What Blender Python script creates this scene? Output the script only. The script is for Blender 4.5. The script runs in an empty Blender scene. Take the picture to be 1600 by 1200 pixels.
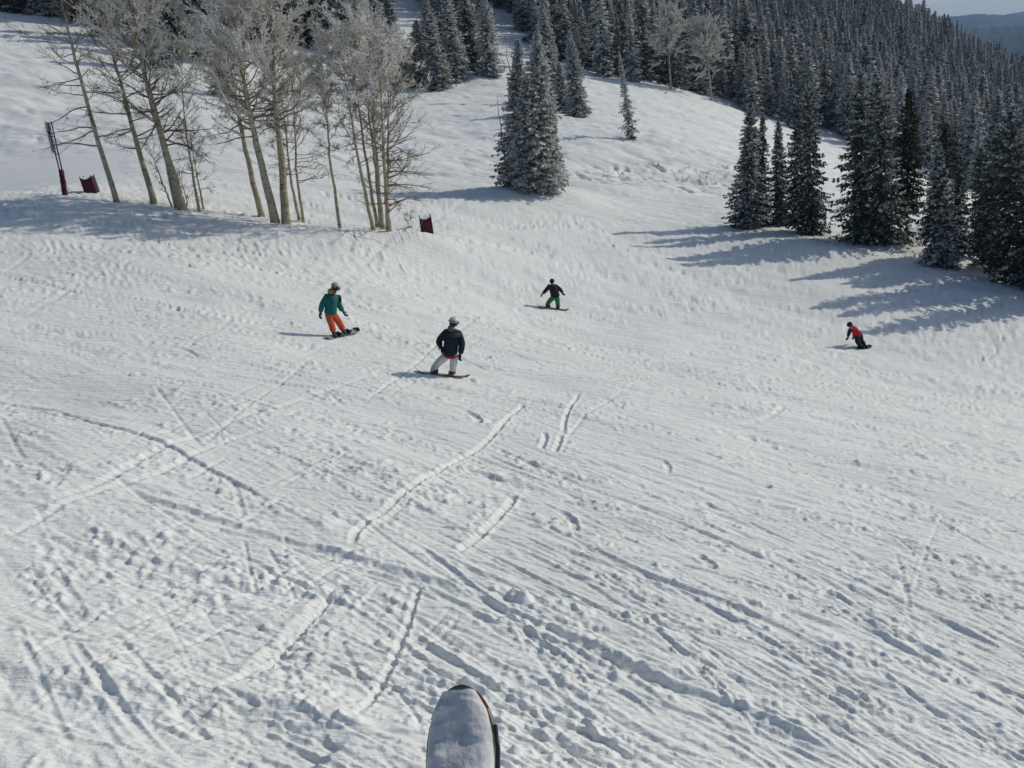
import bpy, bmesh, math, random
import numpy as np
from mathutils import Vector, Matrix, Quaternion
random.seed(7)
rng = np.random.default_rng(11)
SC = bpy.context.scene
COL = SC.collection
R = math.radians

# ------------------------------------------------------------------ camera
PITCH = R(19.6)
FPX = 1300.0                       # focal length in pixels of a 1600 wide frame
CP, SP = math.cos(PITCH), math.sin(PITCH)
F0 = np.array((0, CP, -SP)); R0 = np.array((1.0, 0, 0)); U0 = np.array((0, SP, CP))
RC, RS = 0.992, 0.126
CX = RC * R0 - RS * U0
CY = RC * U0 + RS * R0
cam_d = bpy.data.cameras.new('camera'); cam = bpy.data.objects.new('camera', cam_d); COL.objects.link(cam)
cam_d.sensor_width = 36.0; cam_d.lens = 36.0 * FPX / 1600.0
cam_d.clip_start = 0.05; cam_d.clip_end = 30000
cam.matrix_world = Matrix(((CX[0], CY[0], -F0[0], 0), (CX[1], CY[1], -F0[1], 0), (CX[2], CY[2], -F0[2], 0), (0, 0, 0, 1)))
SC.camera = cam

# ------------------------------------------------------------------ light
SUN_EL, SUN_AZ = R(31.0), R(68.0)        # azimuth clockwise from +Y
sun_dir = Vector((math.cos(SUN_EL) * math.sin(SUN_AZ), math.cos(SUN_EL) * math.cos(SUN_AZ), math.sin(SUN_EL)))
W = bpy.data.worlds.new('World'); SC.world = W; W.use_nodes = True
wn = W.node_tree; wn.nodes.clear()
sky = wn.nodes.new('ShaderNodeTexSky'); sky.sky_type = 'NISHITA'; sky.sun_disc = False
sky.sun_elevation = SUN_EL; sky.sun_rotation = SUN_AZ
sky.altitude = 1800; sky.air_density = 1.0; sky.dust_density = 5.0; sky.ozone_density = 1.0
bg = wn.nodes.new('ShaderNodeBackground'); bg.inputs[1].default_value = 0.105
wo = wn.nodes.new('ShaderNodeOutputWorld')
wn.links.new(sky.outputs[0], bg.inputs[0]); wn.links.new(bg.outputs[0], wo.inputs[0])
sl = bpy.data.lights.new('sun', 'SUN'); sl.energy = 2.5; sl.angle = R(0.5); sl.color = (1.0, 0.935, 0.80)
so = bpy.data.objects.new('sun', sl); COL.objects.link(so)
so.rotation_euler = (-sun_dir).to_track_quat('-Z', 'Y').to_euler()
SC.render.engine = 'CYCLES'
SC.cycles.use_denoising = True
SC.cycles.max_bounces = 6; SC.cycles.diffuse_bounces = 3; SC.cycles.volume_bounces = 0
SC.cycles.transparent_max_bounces = 8
SC.cycles.sample_clamp_indirect = 4.0
SC.view_settings.view_transform = 'Standard'; SC.view_settings.look = 'None'
SC.view_settings.exposure = -0.10; SC.view_settings.gamma = 1.0
SC.view_settings.use_curve_mapping = False

# ------------------------------------------------------------------ pixel <-> place
def ray(px, py):
    d = F0 * FPX + CX * (px - 800.0) - CY * (py - 600.0)
    return d / FPX                      # one unit of depth along the view
def P(px, py, depth):
    return ray(px, py) * depth
def project(X):
    X = np.asarray(X, float)
    z = X @ F0
    return 800 + FPX * (X @ CX) / z, 600 - FPX * (X @ CY) / z, z

# ------------------------------------------------------------------ the lie of the land: a smooth surface through surveyed points
def plane(x, y): return -5.75 - 0.256 * x - 0.100 * y
_c = []
for x, y in ((-10, 4), (0, 3), (10, 4), (-8, 14), (0, 12), (8, 13), (16, 22), (6, 25), (-4, 23), (10, 37), (17, 37), (2, 39), (24, 30), (-9, 22)):
    _c.append((x, y, plane(x, y)))
for x, y in ((-30, -10), (0, -40), (40, -20), (50, 15), (-60, -40), (60, -60)):
    _c.append((x, y, max(min(plane(x, y), 12), -20)))
for px, py, dp in ((0, 620, 18.5), (0, 480, 26), (0, 300, 47), (185, 323, 45), (445, 360, 45), (610, 378, 44), (670, 372, 46), (330, 420, 33),
                   (830, 303, 66), (985, 213, 98), (895, 180, 112), (660, 140, 142), (765, 122, 150), (985, 132, 168), (1090, 150, 176),
                   (1160, 355, 62), (1270, 366, 60), (1380, 388, 57), (1490, 412, 54), (1590, 445, 50), (1210, 192, 180), (1310, 212, 184),
                   (1400, 300, 112), (1440, 255, 178), (1520, 292, 170), (1600, 310, 175), (1060, 280, 84), (1000, 350, 62), (1300, 430, 50),
                   (0, 30, 140), (0, 160, 85), (240, 120, 110), (560, 90, 160), (620, 40, 215), (790, 60, 215), (200, 0, 180), (400, 230, 74), (640, 290, 68),
                   (640, 200, 98), (400, 0, 230), (800, -60, 330), (1200, -10, 400), (1395, 35, 470), (1500, 95, 470), (1600, 140, 460), (1300, 120, 300),
                   (1450, 170, 300), (1600, 220, 300), (1050, 60, 260), (500, -160, 330), (100, -180, 300), (-300, 0, 200), (-300, 400, 50)):
    _c.append(tuple(P(px, py, dp)))
for x, y, z in ((60, 720, 50), (330, 760, -10), (520, 600, -60), (500, 300, -70), (-250, 500, 110), (-250, 150, 55), (250, 60, -55), (200, -150, -45)):
    _c.append((x, y, z))
_C = np.array(_c)
def _U(r2): return 0.5 * r2 * np.log(r2 + 1e-9)
_S = 100.0
_px = _C[:, 0] / _S; _py = _C[:, 1] / _S
_n = len(_C)
_K = _U((_px[:, None] - _px) ** 2 + (_py[:, None] - _py) ** 2) + np.eye(_n) * 2e-4
_Pm = np.c_[np.ones(_n), _px, _py]
_A = np.block([[_K, _Pm], [_Pm.T, np.zeros((3, 3))]])
_w = np.linalg.solve(_A, np.r_[_C[:, 2], 0, 0, 0])
def base(x, y):
    x = np.asarray(x, float); y = np.asarray(y, float)
    sh = np.broadcast(x, y).shape
    x = np.broadcast_to(x, sh).ravel() / _S; y = np.broadcast_to(y, sh).ravel() / _S
    r = np.hypot(x, y)
    cl = np.minimum(1.0, 8.0 / np.maximum(r, 1e-6))     # beyond 800 m the survey ends
    xs, ys = x * cl, y * cl
    out = _w[_n] + _w[_n + 1] * xs + _w[_n + 2] * ys
    for i in range(_n):
        out = out + _w[i] * _U((xs - _px[i]) ** 2 + (ys - _py[i]) ** 2)
    t = np.clip((r - 5.6) / 9.0, 0, 1); t = t * t * (3 - 2 * t)
    out = out * (1 - t) + t * (-420.0)
    return out.reshape(sh)
def hit(px, py, smax=900.0):
    """where the line of sight through a pixel of the photo meets the ground"""
    d = ray(px, py); s = np.geomspace(2.0, smax, 700)
    X = s[:, None] * d
    below = X[:, 2] < base(X[:, 0], X[:, 1])
    if not below.any(): return None
    i = int(np.argmax(below)); a, b = s[max(i - 1, 0)], s[i]
    for _ in range(12):
        m = 0.5 * (a + b); Y = m * d
        if Y[2] < float(base(Y[0], Y[1])): b = m
        else: a = m
    return b * d

# ------------------------------------------------------------------ materials
def mat(name, col=(.5, .5, .5), rough=.6, spec=.3, metal=0.0):
    m = bpy.data.materials.new(name); m.use_nodes = True
    b = m.node_tree.nodes['Principled BSDF']
    b.inputs['Base Color'].default_value = (*col, 1); b.inputs['Roughness'].default_value = rough
    b.inputs['Specular IOR Level'].default_value = spec; b.inputs['Metallic'].default_value = metal
    return m
def N(m, t, **kw):
    n = m.node_tree.nodes.new(t)
    for k, v in kw.items(): setattr(n, k, v)
    return n
def L(m, a, b): m.node_tree.links.new(a, b)
def noise_mat(name, stops, scale=5.0, rough=.7, detail=4, stretch=(1, 1, 1), bump=0.0, bump_dist=.01, spec=.25, rand=0.0, coord='Object'):
    """surface whose colour wanders between a few tones"""
    m = mat(name, stops[0][1], rough, spec)
    b = m.node_tree.nodes['Principled BSDF']
    tc = N(m, 'ShaderNodeTexCoord'); mp = N(m, 'ShaderNodeMapping'); mp.inputs['Scale'].default_value = stretch
    nz = N(m, 'ShaderNodeTexNoise'); nz.inputs['Scale'].default_value = scale; nz.inputs['Detail'].default_value = detail
    cr = N(m, 'ShaderNodeValToRGB')
    while len(cr.color_ramp.elements) < len(stops): cr.color_ramp.elements.new(.5)
    for e, (p, c) in zip(cr.color_ramp.elements, stops): e.position = p; e.color = (*c, 1)
    L(m, tc.outputs[coord], mp.inputs[0]); L(m, mp.outputs[0], nz.inputs[0]); L(m, nz.outputs[0], cr.inputs[0])
    out = cr.outputs[0]
    if rand:
        oi = N(m, 'ShaderNodeObjectInfo'); hs = N(m, 'ShaderNodeHueSaturation')
        mr = N(m, 'ShaderNodeMapRange'); mr.inputs[3].default_value = 1 - rand; mr.inputs[4].default_value = 1 + rand
        L(m, oi.outputs['Random'], mr.inputs[0]); L(m, mr.outputs[0], hs.inputs['Value']); L(m, out, hs.inputs['Color'])
        out = hs.outputs[0]
    L(m, out, b.inputs['Base Color'])
    if bump:
        bp = N(m, 'ShaderNodeBump'); bp.inputs['Strength'].default_value = bump; bp.inputs['Distance'].default_value = bump_dist
        L(m, nz.outputs[0], bp.inputs['Height']); L(m, bp.outputs[0], b.inputs['Normal'])
    return m

def snow_material(name, tint=(.785, .81, .785), fine=1.0):
    m = mat(name, tint, .62, .25)
    b = m.node_tree.nodes['Principled BSDF']
    tc = N(m, 'ShaderNodeTexCoord')
    big = N(m, 'ShaderNodeTexNoise'); big.inputs['Scale'].default_value = .35; big.inputs['Detail'].default_value = 6
    cr = N(m, 'ShaderNodeValToRGB')
    cr.color_ramp.elements[0].position = .3; cr.color_ramp.elements[0].color = (*[c * .95 for c in tint], 1)
    cr.color_ramp.elements[1].position = .7; cr.color_ramp.elements[1].color = (*[min(c * 1.03, .86) for c in tint], 1)
    L(m, tc.outputs['Object'], big.inputs[0]); L(m, big.outputs[0], cr.inputs[0]); L(m, cr.outputs[0], b.inputs['Base Color'])
    # crumbs of a few centimetres, and scraped streaks that run down the slope
    n1 = N(m, 'ShaderNodeTexNoise'); n1.inputs['Scale'].default_value = 16; n1.inputs['Detail'].default_value = 5; n1.inputs['Roughness'].default_value = .65
    mp = N(m, 'ShaderNodeMapping'); mp.inputs['Rotation'].default_value = (0, 0, R(22)); mp.inputs['Scale'].default_value = (.7, 5.0, 1)
    n2 = N(m, 'ShaderNodeTexNoise'); n2.inputs['Scale'].default_value = 1.6; n2.inputs['Detail'].default_value = 5; n2.inputs['Distortion'].default_value = .6
    b1 = N(m, 'ShaderNodeBump'); b1.inputs['Distance'].default_value = .04
    b2 = N(m, 'ShaderNodeBump'); b2.inputs['Strength'].default_value = .55 * fine; b2.inputs['Distance'].default_value = .12
    b3 = N(m, 'ShaderNodeBump'); b3.inputs['Distance'].default_value = .05
    # scraped lanes are smooth, the snow pushed up between them is crumbly
    mk = N(m, 'ShaderNodeMapping'); mk.inputs['Rotation'].default_value = (0, 0, R(24)); mk.inputs['Scale'].default_value = (.35, 1.5, 1)
    nk = N(m, 'ShaderNodeTexNoise'); nk.inputs['Scale'].default_value = .9; nk.inputs['Detail'].default_value = 5; nk.inputs['Roughness'].default_value = .65
    rk = N(m, 'ShaderNodeMapRange'); rk.inputs[1].default_value = .40; rk.inputs[2].default_value = .62; rk.inputs[3].default_value = .22 * fine; rk.inputs[4].default_value = .62 * fine
    L(m, tc.outputs['Object'], mk.inputs[0]); L(m, mk.outputs[0], nk.inputs[0]); L(m, nk.outputs[0], rk.inputs[0]); L(m, rk.outputs[0], b1.inputs['Strength']); L(m, rk.outputs[0], b3.inputs['Strength'])
    n3 = N(m, 'ShaderNodeTexNoise'); n3.inputs['Scale'].default_value = 4.5; n3.inputs['Detail'].default_value = 4; n3.inputs['Roughness'].default_value = .6
    m3 = N(m, 'ShaderNodeMapping'); m3.inputs['Rotation'].default_value = (0, 0, R(15)); m3.inputs['Scale'].default_value = (.35, 1.7, 1)
    L(m, tc.outputs['Object'], m3.inputs[0]); L(m, m3.outputs[0], n3.inputs[0])
    L(m, tc.outputs['Object'], n1.inputs[0]); L(m, tc.outputs['Object'], mp.inputs[0]); L(m, mp.outputs[0], n2.inputs[0])
    L(m, n1.outputs[0], b1.inputs['Height']); L(m, n2.outputs[0], b2.inputs['Height']); L(m, n3.outputs[0], b3.inputs['Height'])
    L(m, b1.outputs[0], b3.inputs['Normal']); L(m, b3.outputs[0], b2.inputs['Normal']); L(m, b2.outputs[0], b.inputs['Normal'])
    return m
M_SNOW = snow_material('packed_snow')

# ------------------------------------------------------------------ relief of the piste, laid out as height maps
def blur_field(shape, cell, lx, ly, ang, seed, power=None):
    """random relief with features lx by ly metres, long axis turned by ang, unit variance"""
    r = np.random.default_rng(seed)
    f = np.fft.rfft2(r.standard_normal(shape).astype(np.float32))
    ky = np.fft.fftfreq(shape[0], cell)[:, None]; kx = np.fft.rfftfreq(shape[1], cell)[None]
    c, s = math.cos(ang), math.sin(ang)
    u = (kx * c + ky * s) * lx; v = (-kx * s + ky * c) * ly
    q = u * u + v * v
    g = np.exp(-q * 2.2) if power is None else 1.0 / (1.0 + q) ** power
    o = np.fft.irfft2(f * g, s=shape).astype(np.float32)
    return o / o.std()
def conv(img, ker):
    h, w = img.shape; kh, kw = ker.shape
    K = np.zeros_like(img); K[:kh, :kw] = ker; K = np.roll(K, (-(kh // 2), -(kw // 2)), (0, 1))
    return np.fft.irfft2(np.fft.rfft2(img) * np.fft.rfft2(K), s=img.shape).astype(np.float32)
def smooth(a, lo, hi):
    t = np.clip((a - lo) / (hi - lo), 0, 1); return t * t * (3 - 2 * t)

class Field:
    def __init__(s, x0, x1, y0, y1, cell):
        s.x0, s.y0, s.cell = x0, y0, cell
        s.nx = int((x1 - x0) / cell); s.ny = int((y1 - y0) / cell)
        s.x1, s.y1 = x1, y1
        s.h = np.zeros((s.ny, s.nx), np.float32)
    def sample(s, x, y):
        u = np.clip((x - s.x0) / s.cell, 0, s.nx - 1.001); v = np.clip((y - s.y0) / s.cell, 0, s.ny - 1.001)
        i = u.astype(int); j = v.astype(int); fu = u - i; fv = v - j
        h = s.h
        return (h[j, i] * (1 - fu) + h[j, i + 1] * fu) * (1 - fv) + (h[j + 1, i] * (1 - fu) + h[j + 1, i + 1] * fu) * fv
    def inside(s, x, y, m):
        a = np.minimum(np.minimum(x - s.x0, s.x1 - x), np.minimum(y - s.y0, s.y1 - y))
        return smooth(a, 0, m)
    def stroke(s, pts, prof, width, taper=.12, wob=0.0):
        """run a cross section (a function of the signed distance) along a line"""
        pts = np.asarray(pts, float)
        seg = pts[1:] - pts[:-1]; ln = np.hypot(seg[:, 0], seg[:, 1]); tot = ln.sum()
        if tot < 1e-3: return
        acc = np.r_[0, np.cumsum(ln)]
        i0 = max(int((pts[:, 0].min() - width - s.x0) / s.cell), 0); i1 = min(int((pts[:, 0].max() + width - s.x0) / s.cell) + 1, s.nx)
        j0 = max(int((pts[:, 1].min() - width - s.y0) / s.cell), 0); j1 = min(int((pts[:, 1].max() + width - s.y0) / s.cell) + 1, s.ny)
        if i1 <= i0 or j1 <= j0: return
        # short pieces, so that a long diagonal does not touch a huge window
        X, Y = np.meshgrid(s.x0 + s.cell * np.arange(i0, i1), s.y0 + s.cell * np.arange(j0, j1))
        best = np.full(X.shape, 1e9, np.float32); sd = np.zeros_like(best); al = np.zeros_like(best)
        for k in range(len(seg)):
            if ln[k] < 1e-6: continue
            a0 = pts[k]; t = seg[k] / ln[k]
            ii0 = max(int((min(a0[0], pts[k + 1][0]) - width - s.x0) / s.cell) - i0, 0); ii1 = int((max(a0[0], pts[k + 1][0]) + width - s.x0) / s.cell) + 2 - i0
            jj0 = max(int((min(a0[1], pts[k + 1][1]) - width - s.y0) / s.cell) - j0, 0); jj1 = int((max(a0[1], pts[k + 1][1]) + width - s.y0) / s.cell) + 2 - j0
            if ii1 <= ii0 or jj1 <= jj0: continue
            sl_ = (slice(jj0, jj1), slice(ii0, ii1))
            dx = X[sl_] - a0[0]; dy = Y[sl_] - a0[1]
            u = np.clip(dx * t[0] + dy * t[1], 0, ln[k])
            ex = dx - u * t[0]; ey = dy - u * t[1]
            d = np.hypot(ex, ey); sg = np.sign(t[0] * dy - t[1] * dx)
            w = d < best[sl_]
            best[sl_] = np.where(w, d, best[sl_]); sd[sl_] = np.where(w, d * sg, sd[sl_]); al[sl_] = np.where(w, acc[k] + u, al[sl_])
        on = best < width
        end = smooth(al / tot, 0, taper) * (1 - smooth(al / tot, 1 - taper, 1))
        if wob: sd = sd + wob * np.sin(al * 9.0 + pts[0, 0] * 5) * .5 + wob * np.sin(al * 23.0 + pts[0, 1] * 7) * .3
        s.h[j0:j1, i0:i1] += np.where(on, prof(sd) * end, 0).astype(np.float32)

def groove(w, d, berm=.5, side=1, sharp=3.4):
    def f(t):
        g = -d * np.exp(-np.abs(t / w) ** sharp)
        g = g + berm * d * np.exp(-((t - side * 1.45 * w) / (.42 * w)) ** 2) + .35 * berm * d * np.exp(-((t + side * 1.45 * w) / (.45 * w)) ** 2)
        return g
    return f
def step(w, h, side=1):
    """a scarp: the snow stands h higher on one side and eases back"""
    def f(t):
        t = t * side
        up = h * smooth(t, -.04, .07) * np.exp(-np.maximum(t, 0) / w)
        return up - .3 * h * np.exp(-((t + .18) / .16) ** 2)
    return f

def px_line(pts, n=6):
    """a line read off the ground through the photo's pixels, made round"""
    p = []
    for q in pts:
        h = hit(*q)
        if h is not None: p.append(h[:2])
    p = np.array(p)
    if len(p) < 3: return p
    o = []
    for k in range(len(p) - 1):
        a = p[max(k - 1, 0)]; b = p[k]; c = p[k + 1]; d = p[min(k + 2, len(p) - 1)]
        for t in np.linspace(0, 1, n, endpoint=False):
            o.append(.5 * ((2 * b) + (-a + c) * t + (2 * a - 5 * b + 4 * c - d) * t * t + (-a + 3 * b - 3 * c + d) * t ** 3))
    o.append(p[-1]); return np.array(o)

NEAR = Field(-30, 40.08, 3, 76.08, .03)
FAR = Field(-110, 130, 70, 300, .14)

def build_near():
    F = NEAR; sh = F.h.shape; c = F.cell
    FL = R(-24)
    X = F.x0 + c * np.arange(F.nx)[None]; Y = F.y0 + c * np.arange(F.ny)[:, None]
    right = smooth(X - (-4 + .12 * Y), -4, 8)                        # the right half is scraped in streaks, the left is more chopped
    F.h += .045 * blur_field(sh, c, 5, 2.6, FL, 1) + .013 * blur_field(sh, c, 1.8, .7, FL, 2)
    streak = blur_field(sh, c, 2.6, .20, FL, 3); streak2 = blur_field(sh, c, 2.2, .10, R(-42), 4); streak3 = blur_field(sh, c, 2.2, .14, R(-9), 14)
    nr = 1 - smooth(Y, 10, 32)
    F.h += (.0085 * streak + .0085 * streak2 * nr + .010 * streak3 * (1 - nr)) * (.55 + .6 * right)
    rough = blur_field(sh, c, 2.2, .8, FL, 5) + .7 * blur_field(sh, c, .6, .3, FL, 6)
    rough_m = smooth(rough, .1, 1.5)
    F.h += .010 * blur_field(sh, c, .15, .11, FL, 7) * (.12 + rough_m)
    F.h += .006 * blur_field(sh, c, .34, .2, FL, 18) * (.1 + rough_m)
    F.h += .0030 * blur_field(sh, c, .06, .05, 0, 17)
    # tracks seen in the photo
    T0 = F.stroke
    D = Field(F.x0, F.x1, F.y0, F.y1, c * 4)
    rs = np.random.default_rng(61); r0_ = np.random.default_rng(71)
    def T(p, prof, width, taper=.12, wob=0.0, k=.62):
        if len(p) < 2: return
        T0(p, (lambda t: k * prof(t / k)), width * k, taper, wob * k)
        if width > .2:                                                # rubble thrown to one side
            sd_ = rs.choice([-1, 1]); a_ = rs.uniform(.3, 1.5); o_ = width * k * .45 + .05
            D.stroke(p, (lambda t: a_ * np.exp(-((t * sd_ - o_) / (o_ * .8)) ** 2)), width * k * 1.6 + .15, .15)
    wide = groove(.10, .05, .5); 
    T(px_line([(-60, 612), (0, 625), (80, 638), (160, 662), (230, 683), (275, 705), (330, 735), (400, 770), (470, 805), (530, 838)]), step(.9, .17), 2.2, .25, .07, .30)
    T(px_line([(-40, 812), (0, 800), (150, 760), (255, 702), (330, 672), (420, 640), (600, 585)]), groove(.13, .05, .5, -1), .6)
    T(px_line([(-30, 845), (0, 835), (120, 780), (250, 740), (340, 695), (440, 665)]), groove(.11, .045, .5, -1), .6)
    T(px_line([(60, 850), (200, 872), (330, 900), (420, 920), (560, 930)]), groove(.20, .04, .5, 1), .8)
    T(px_line([(190, 770), (300, 800), (420, 835), (550, 870), (700, 915), (800, 960), (900, 1000), (1020, 1060), (1150, 1110), (1320, 1190)]), groove(.16, .075, .6, 1), .8, .05, .01)
    T(px_line([(300, 815), (430, 848), (560, 885), (690, 928), (790, 985)]), groove(.09, .05, .4, -1), .5)
    T(px_line([(548, 852), (560, 822), (600, 795), (640, 765), (700, 725), (755, 690), (820, 632)]), groove(.10, .085, .7, -1), .6, .04, .02)
    T(px_line([(710, 860), (745, 835), (780, 805), (808, 773)]), groove(.11, .09, .7, -1), .6, .1, .02)
    T(px_line([(555, 1130), (600, 1050), (640, 950), (662, 900)]), groove(.07, .06, .6, -1), .5)
    T(px_line([(548, 890), (510, 930), (470, 975), (420, 1030), (365, 1085)]), groove(.20, .055, .6, -1, 2.2), 1.0, .2, .06)
    T(px_line([(525, 905), (480, 965), (435, 1015), (400, 1060)]), groove(.06, .05, .8, 1), .5, .1, .05)
    T(px_line([(760, 690), (850, 730), (920, 762), (1000, 792), (1100, 835), (1200, 880), (1340, 955), (1500, 1050), (1640, 1120)]), groove(.12, .06, .5, 1), .7, .05, .01)
    T(px_line([(650, 850), (700, 885), (750, 925), (800, 965), (850, 1005), (900, 1040)]), groove(.09, .06, .7, 1), .5, .08, .01)
    T(px_line([(630, 975), (720, 1035), (800, 1090), (900, 1135), (1000, 1190)]), groove(.10, .06, .7, 1), .5, .08, .01)
    T(px_line([(870, 858), (1000, 900), (1100, 935), (1210, 985), (1350, 1060)]), groove(.11, .05, .6, 1), .6, .1, .01)
    T(px_line([(800, 800), (950, 870), (1100, 950), (1250, 1040), (1400, 1150)]), groove(.09, .05, .6, 1), .6, .1, .01)
    T(px_line([(530, 995), (560, 1050), (590, 1090)]), groove(.06, .028, .5, 1), .4)
    T(px_line([(600, 1050), (640, 1100), (660, 1150)]), groove(.05, .04, .5, 1), .4)
    T(px_line([(880, 680), (885, 650), (905, 612)]), groove(.09, .08, .7, -1), .5)
    T(px_line([(845, 700), (852, 685), (850, 676)]), groove(.10, .09, .7, -1), .5)
    T(px_line([(866, 705), (874, 690), (876, 680)]), groove(.10, .09, .7, -1), .5)
    T(px_line([(560, 640), (660, 560), (690, 535), (760, 490)]), groove(.09, .05, .7, -1), .5, .15, .02)
    T(px_line([(590, 640), (640, 600), (700, 560), (780, 520), (900, 500)]), groove(.07, .04, .7, -1), .5, .15, .02)
    T(px_line([(1216, 545), (1150, 575), (1080, 590), (1000, 592), (900, 610)]), groove(.10, .05, .6, -1), .5, .15, .02)
    T(px_line([(1180, 625), (1220, 632), (1210, 650), (1150, 662)]), groove(.14, .06, .5, -1), .6, .15, .02)
    T(px_line([(1000, 600), (930, 640), (880, 690)]), groove(.07, .04, .7, -1), .5)
    T(px_line([(240, 600), (270, 640), (300, 680), (318, 700)]), groove(.07, .028, .5, 1), .4)
    T(px_line([(0, 648), (20, 690), (45, 730)]), groove(.07, .028, .5, 1), .4)
    T(px_line([(40, 870), (60, 920)]), groove(.07, .028, .5, 1), .4); T(px_line([(70, 865), (100, 910), (125, 955)]), groove(.10, .035, .5, 1), .4)
    T(px_line([(380, 840), (390, 890), (400, 920)]), groove(.05, .028, .5, 1), .4); T(px_line([(415, 850), (440, 890), (462, 930)]), groove(.05, .028, .5, 1), .4)
    T(px_line([(365, 750), (375, 790), (382, 805)]), groove(.08, .028, .5, 1), .4)
    T(px_line([(400, 910), (440, 888), (480, 868)]), groove(.06, .028, .5, 1), .4)
    T(px_line([(500, 1010), (620, 1090), (700, 1180)]), groove(.05, .03, .6, 1), .4)
    T(px_line([(-40, 1118), (0, 1112), (150, 1120), (300, 1140), (430, 1165), (520, 1200)]), groove(.42, .11, .5, 1, 2.0), 2.0, .05, .05, 1.0)
    T(px_line([(340, 1130), (600, 1150), (900, 1170), (1100, 1190)]), groove(.09, .04, .6, 1), .6)
    # churned crumbly ground in the middle distance
    F.h += .010 * blur_field(sh, c, 1.1, .22, R(-10), 63) * smooth(Y, 16, 34) * smooth(blur_field(sh, c, 3.5, 1.2, R(-10), 64), -.6, 1.0)
    for k in range(900):                                              # short scrapes and edge cuts, thick on the ground in the middle distance
        y = 20 + 54 * r0_.random(); x = (r0_.random() * 2 - 1) * .66 * y + .02 * y
        a = math.radians(r0_.choice([-10, -10, -14, -20, 2, 16]) + r0_.normal() * 5); ln_ = r0_.uniform(1.5, 7); cv = r0_.normal() * .09
        p = [np.array((x, y))]
        for q in range(5): p.append(p[-1] + ln_ / 5 * np.array((math.cos(a + cv * q), math.sin(a + cv * q))))
        w_ = r0_.uniform(.03, .06) * (.7 + y / 60); T0(p, groove(w_, w_ * r0_.uniform(.3, .8), .9, r0_.choice([-1, 1])), w_ * 4, .3, 0)
    # many more, each its own width, depth and bend
    r = np.random.default_rng(5)
    for k in range(1100):
        y = 5 + 70 * r.random() ** 1.25; x = (r.random() * 2 - 1) * (.72 * y + 4) + .05 * y
        rt = 1 if x > .1 * y - 3 else 0
        a = math.radians((-42 + .75 * y if y < 45 else -8) * (.8 if rt else .55) + r.normal() * (9 if rt else 16))
        if y < 32 and r.random() < (.06 if rt else .2): a = math.radians(62 + r.normal() * 14)
        ln_ = r.uniform(.8, 3) + (r.random() < .35) * r.uniform(2, 8)
        n = 7; cv = r.normal() * .05
        p = [np.array((x, y))]
        for q in range(n): p.append(p[-1] + ln_ / n * np.array((math.cos(a + cv * q), math.sin(a + cv * q))))
        w_ = r.uniform(.012, .045) * (1 if y < 30 else 1.3)
        T(p, groove(w_, w_ * r.uniform(.22, .6), r.uniform(.3, .9), r.choice([-1, 1])), w_ * 5, .25, w_ * .3, 1.0)
    # long sweeping lines of skis and boards that run on down the slope, often two by two
    for k in range(680):
        py = 340 + 840 * r.random() ** 1.0; px = r.uniform(-60, 1500)
        lf = r.random() < np.interp(px, (200, 800), (.45, .06))
        an = np.interp(py, (345, 450, 600, 800, 1150), (3, 7, 14, 25, 31)) * (.75 if px < 500 else 1) + r.normal() * 4.5
        if lf: an = (58 if py > 700 and r.random() < .2 else -24) + r.normal() * 7
        ln_ = r.uniform(120, 620) * np.interp(py, (345, 700), (.7, 1)) * (.55 if lf else 1); bend = r.normal() * 7 + (3 if not lf else 0)
        q = [(px, py)]
        for i in range(4):
            a_ = math.radians(an + bend * (i - 1.5) / 1.5); q.append((q[-1][0] + math.cos(a_) * ln_ / 4, q[-1][1] + math.sin(a_) * ln_ / 4))
        p = px_line(q, 5)
        if len(p) < 5 or (p[:, 1] > 74).any(): continue
        w_ = r.uniform(.018, .050) * np.interp(py, (345, 450, 600), (2.2, 1.6, 1)); d_ = w_ * r.uniform(.2, .5) * (1.3 if r.random() < .2 else 1); side_ = r.choice([-1, 1])
        T0(p, groove(w_, d_, r.uniform(.4, 1.0), side_), w_ * 5, .18, 0)
        if r.random() < .35:
            t = p[-1] - p[0]; t = np.array((-t[1], t[0])) / np.hypot(*t) * r.uniform(.18, .5)
            T0(p + t + r.normal(size=2) * .03, groove(w_ * .8, d_ * .8, .6, side_), w_ * 4, .18, 0)
    for k in range(18):                                               # scarps with rubble below
        y = 6 + 45 * r.random() ** 1.3; x = (r.random() * 2 - 1) * (.65 * y) + .25 * y
        a = math.radians(-40 + .7 * y + r.normal() * 8); ln_ = r.uniform(.6, 3)
        p = [np.array((x, y)) + ln_ / 5 * q * np.array((math.cos(a), math.sin(a))) for q in range(6)]
        T(p, step(.3, r.uniform(.02, .06)), .8, .3, .04, 1.0)
    for k in range(6):                                                # board smears: short broad scallops
        y = 10 + 40 * r.random(); x = (r.random() * 2 - 1) * .6 * y
        a = math.radians(65 + r.normal() * 16); ln_ = r.uniform(.4, 1.2)
        p = [np.array((x, y)) + ln_ / 5 * q * np.array((math.cos(a + .1 * q), math.sin(a + .1 * q))) for q in range(6)]
        w_ = r.uniform(.05, .12)
        T(p, groove(w_, w_ * .5, .8, -1), w_ * 5, .2, .02, 1.0)
    # crumbs and lumps of snow thrown up between the tracks
    slope_side = np.clip(blur_field(sh, c, 1.2, .28, FL, 8), -1, 3)
    dens0 = smooth(rough + .5 * slope_side, .35, 2.6)
    dens0 += np.clip(np.kron(D.h, np.ones((4, 4), np.float32))[:sh[0], :sh[1]], 0, 1.3) * smooth(blur_field(sh, c, .9, .5, FL, 62), -.9, 1.2) if D.ny * 4 >= sh[0] and D.nx * 4 >= sh[1] else 0
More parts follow.
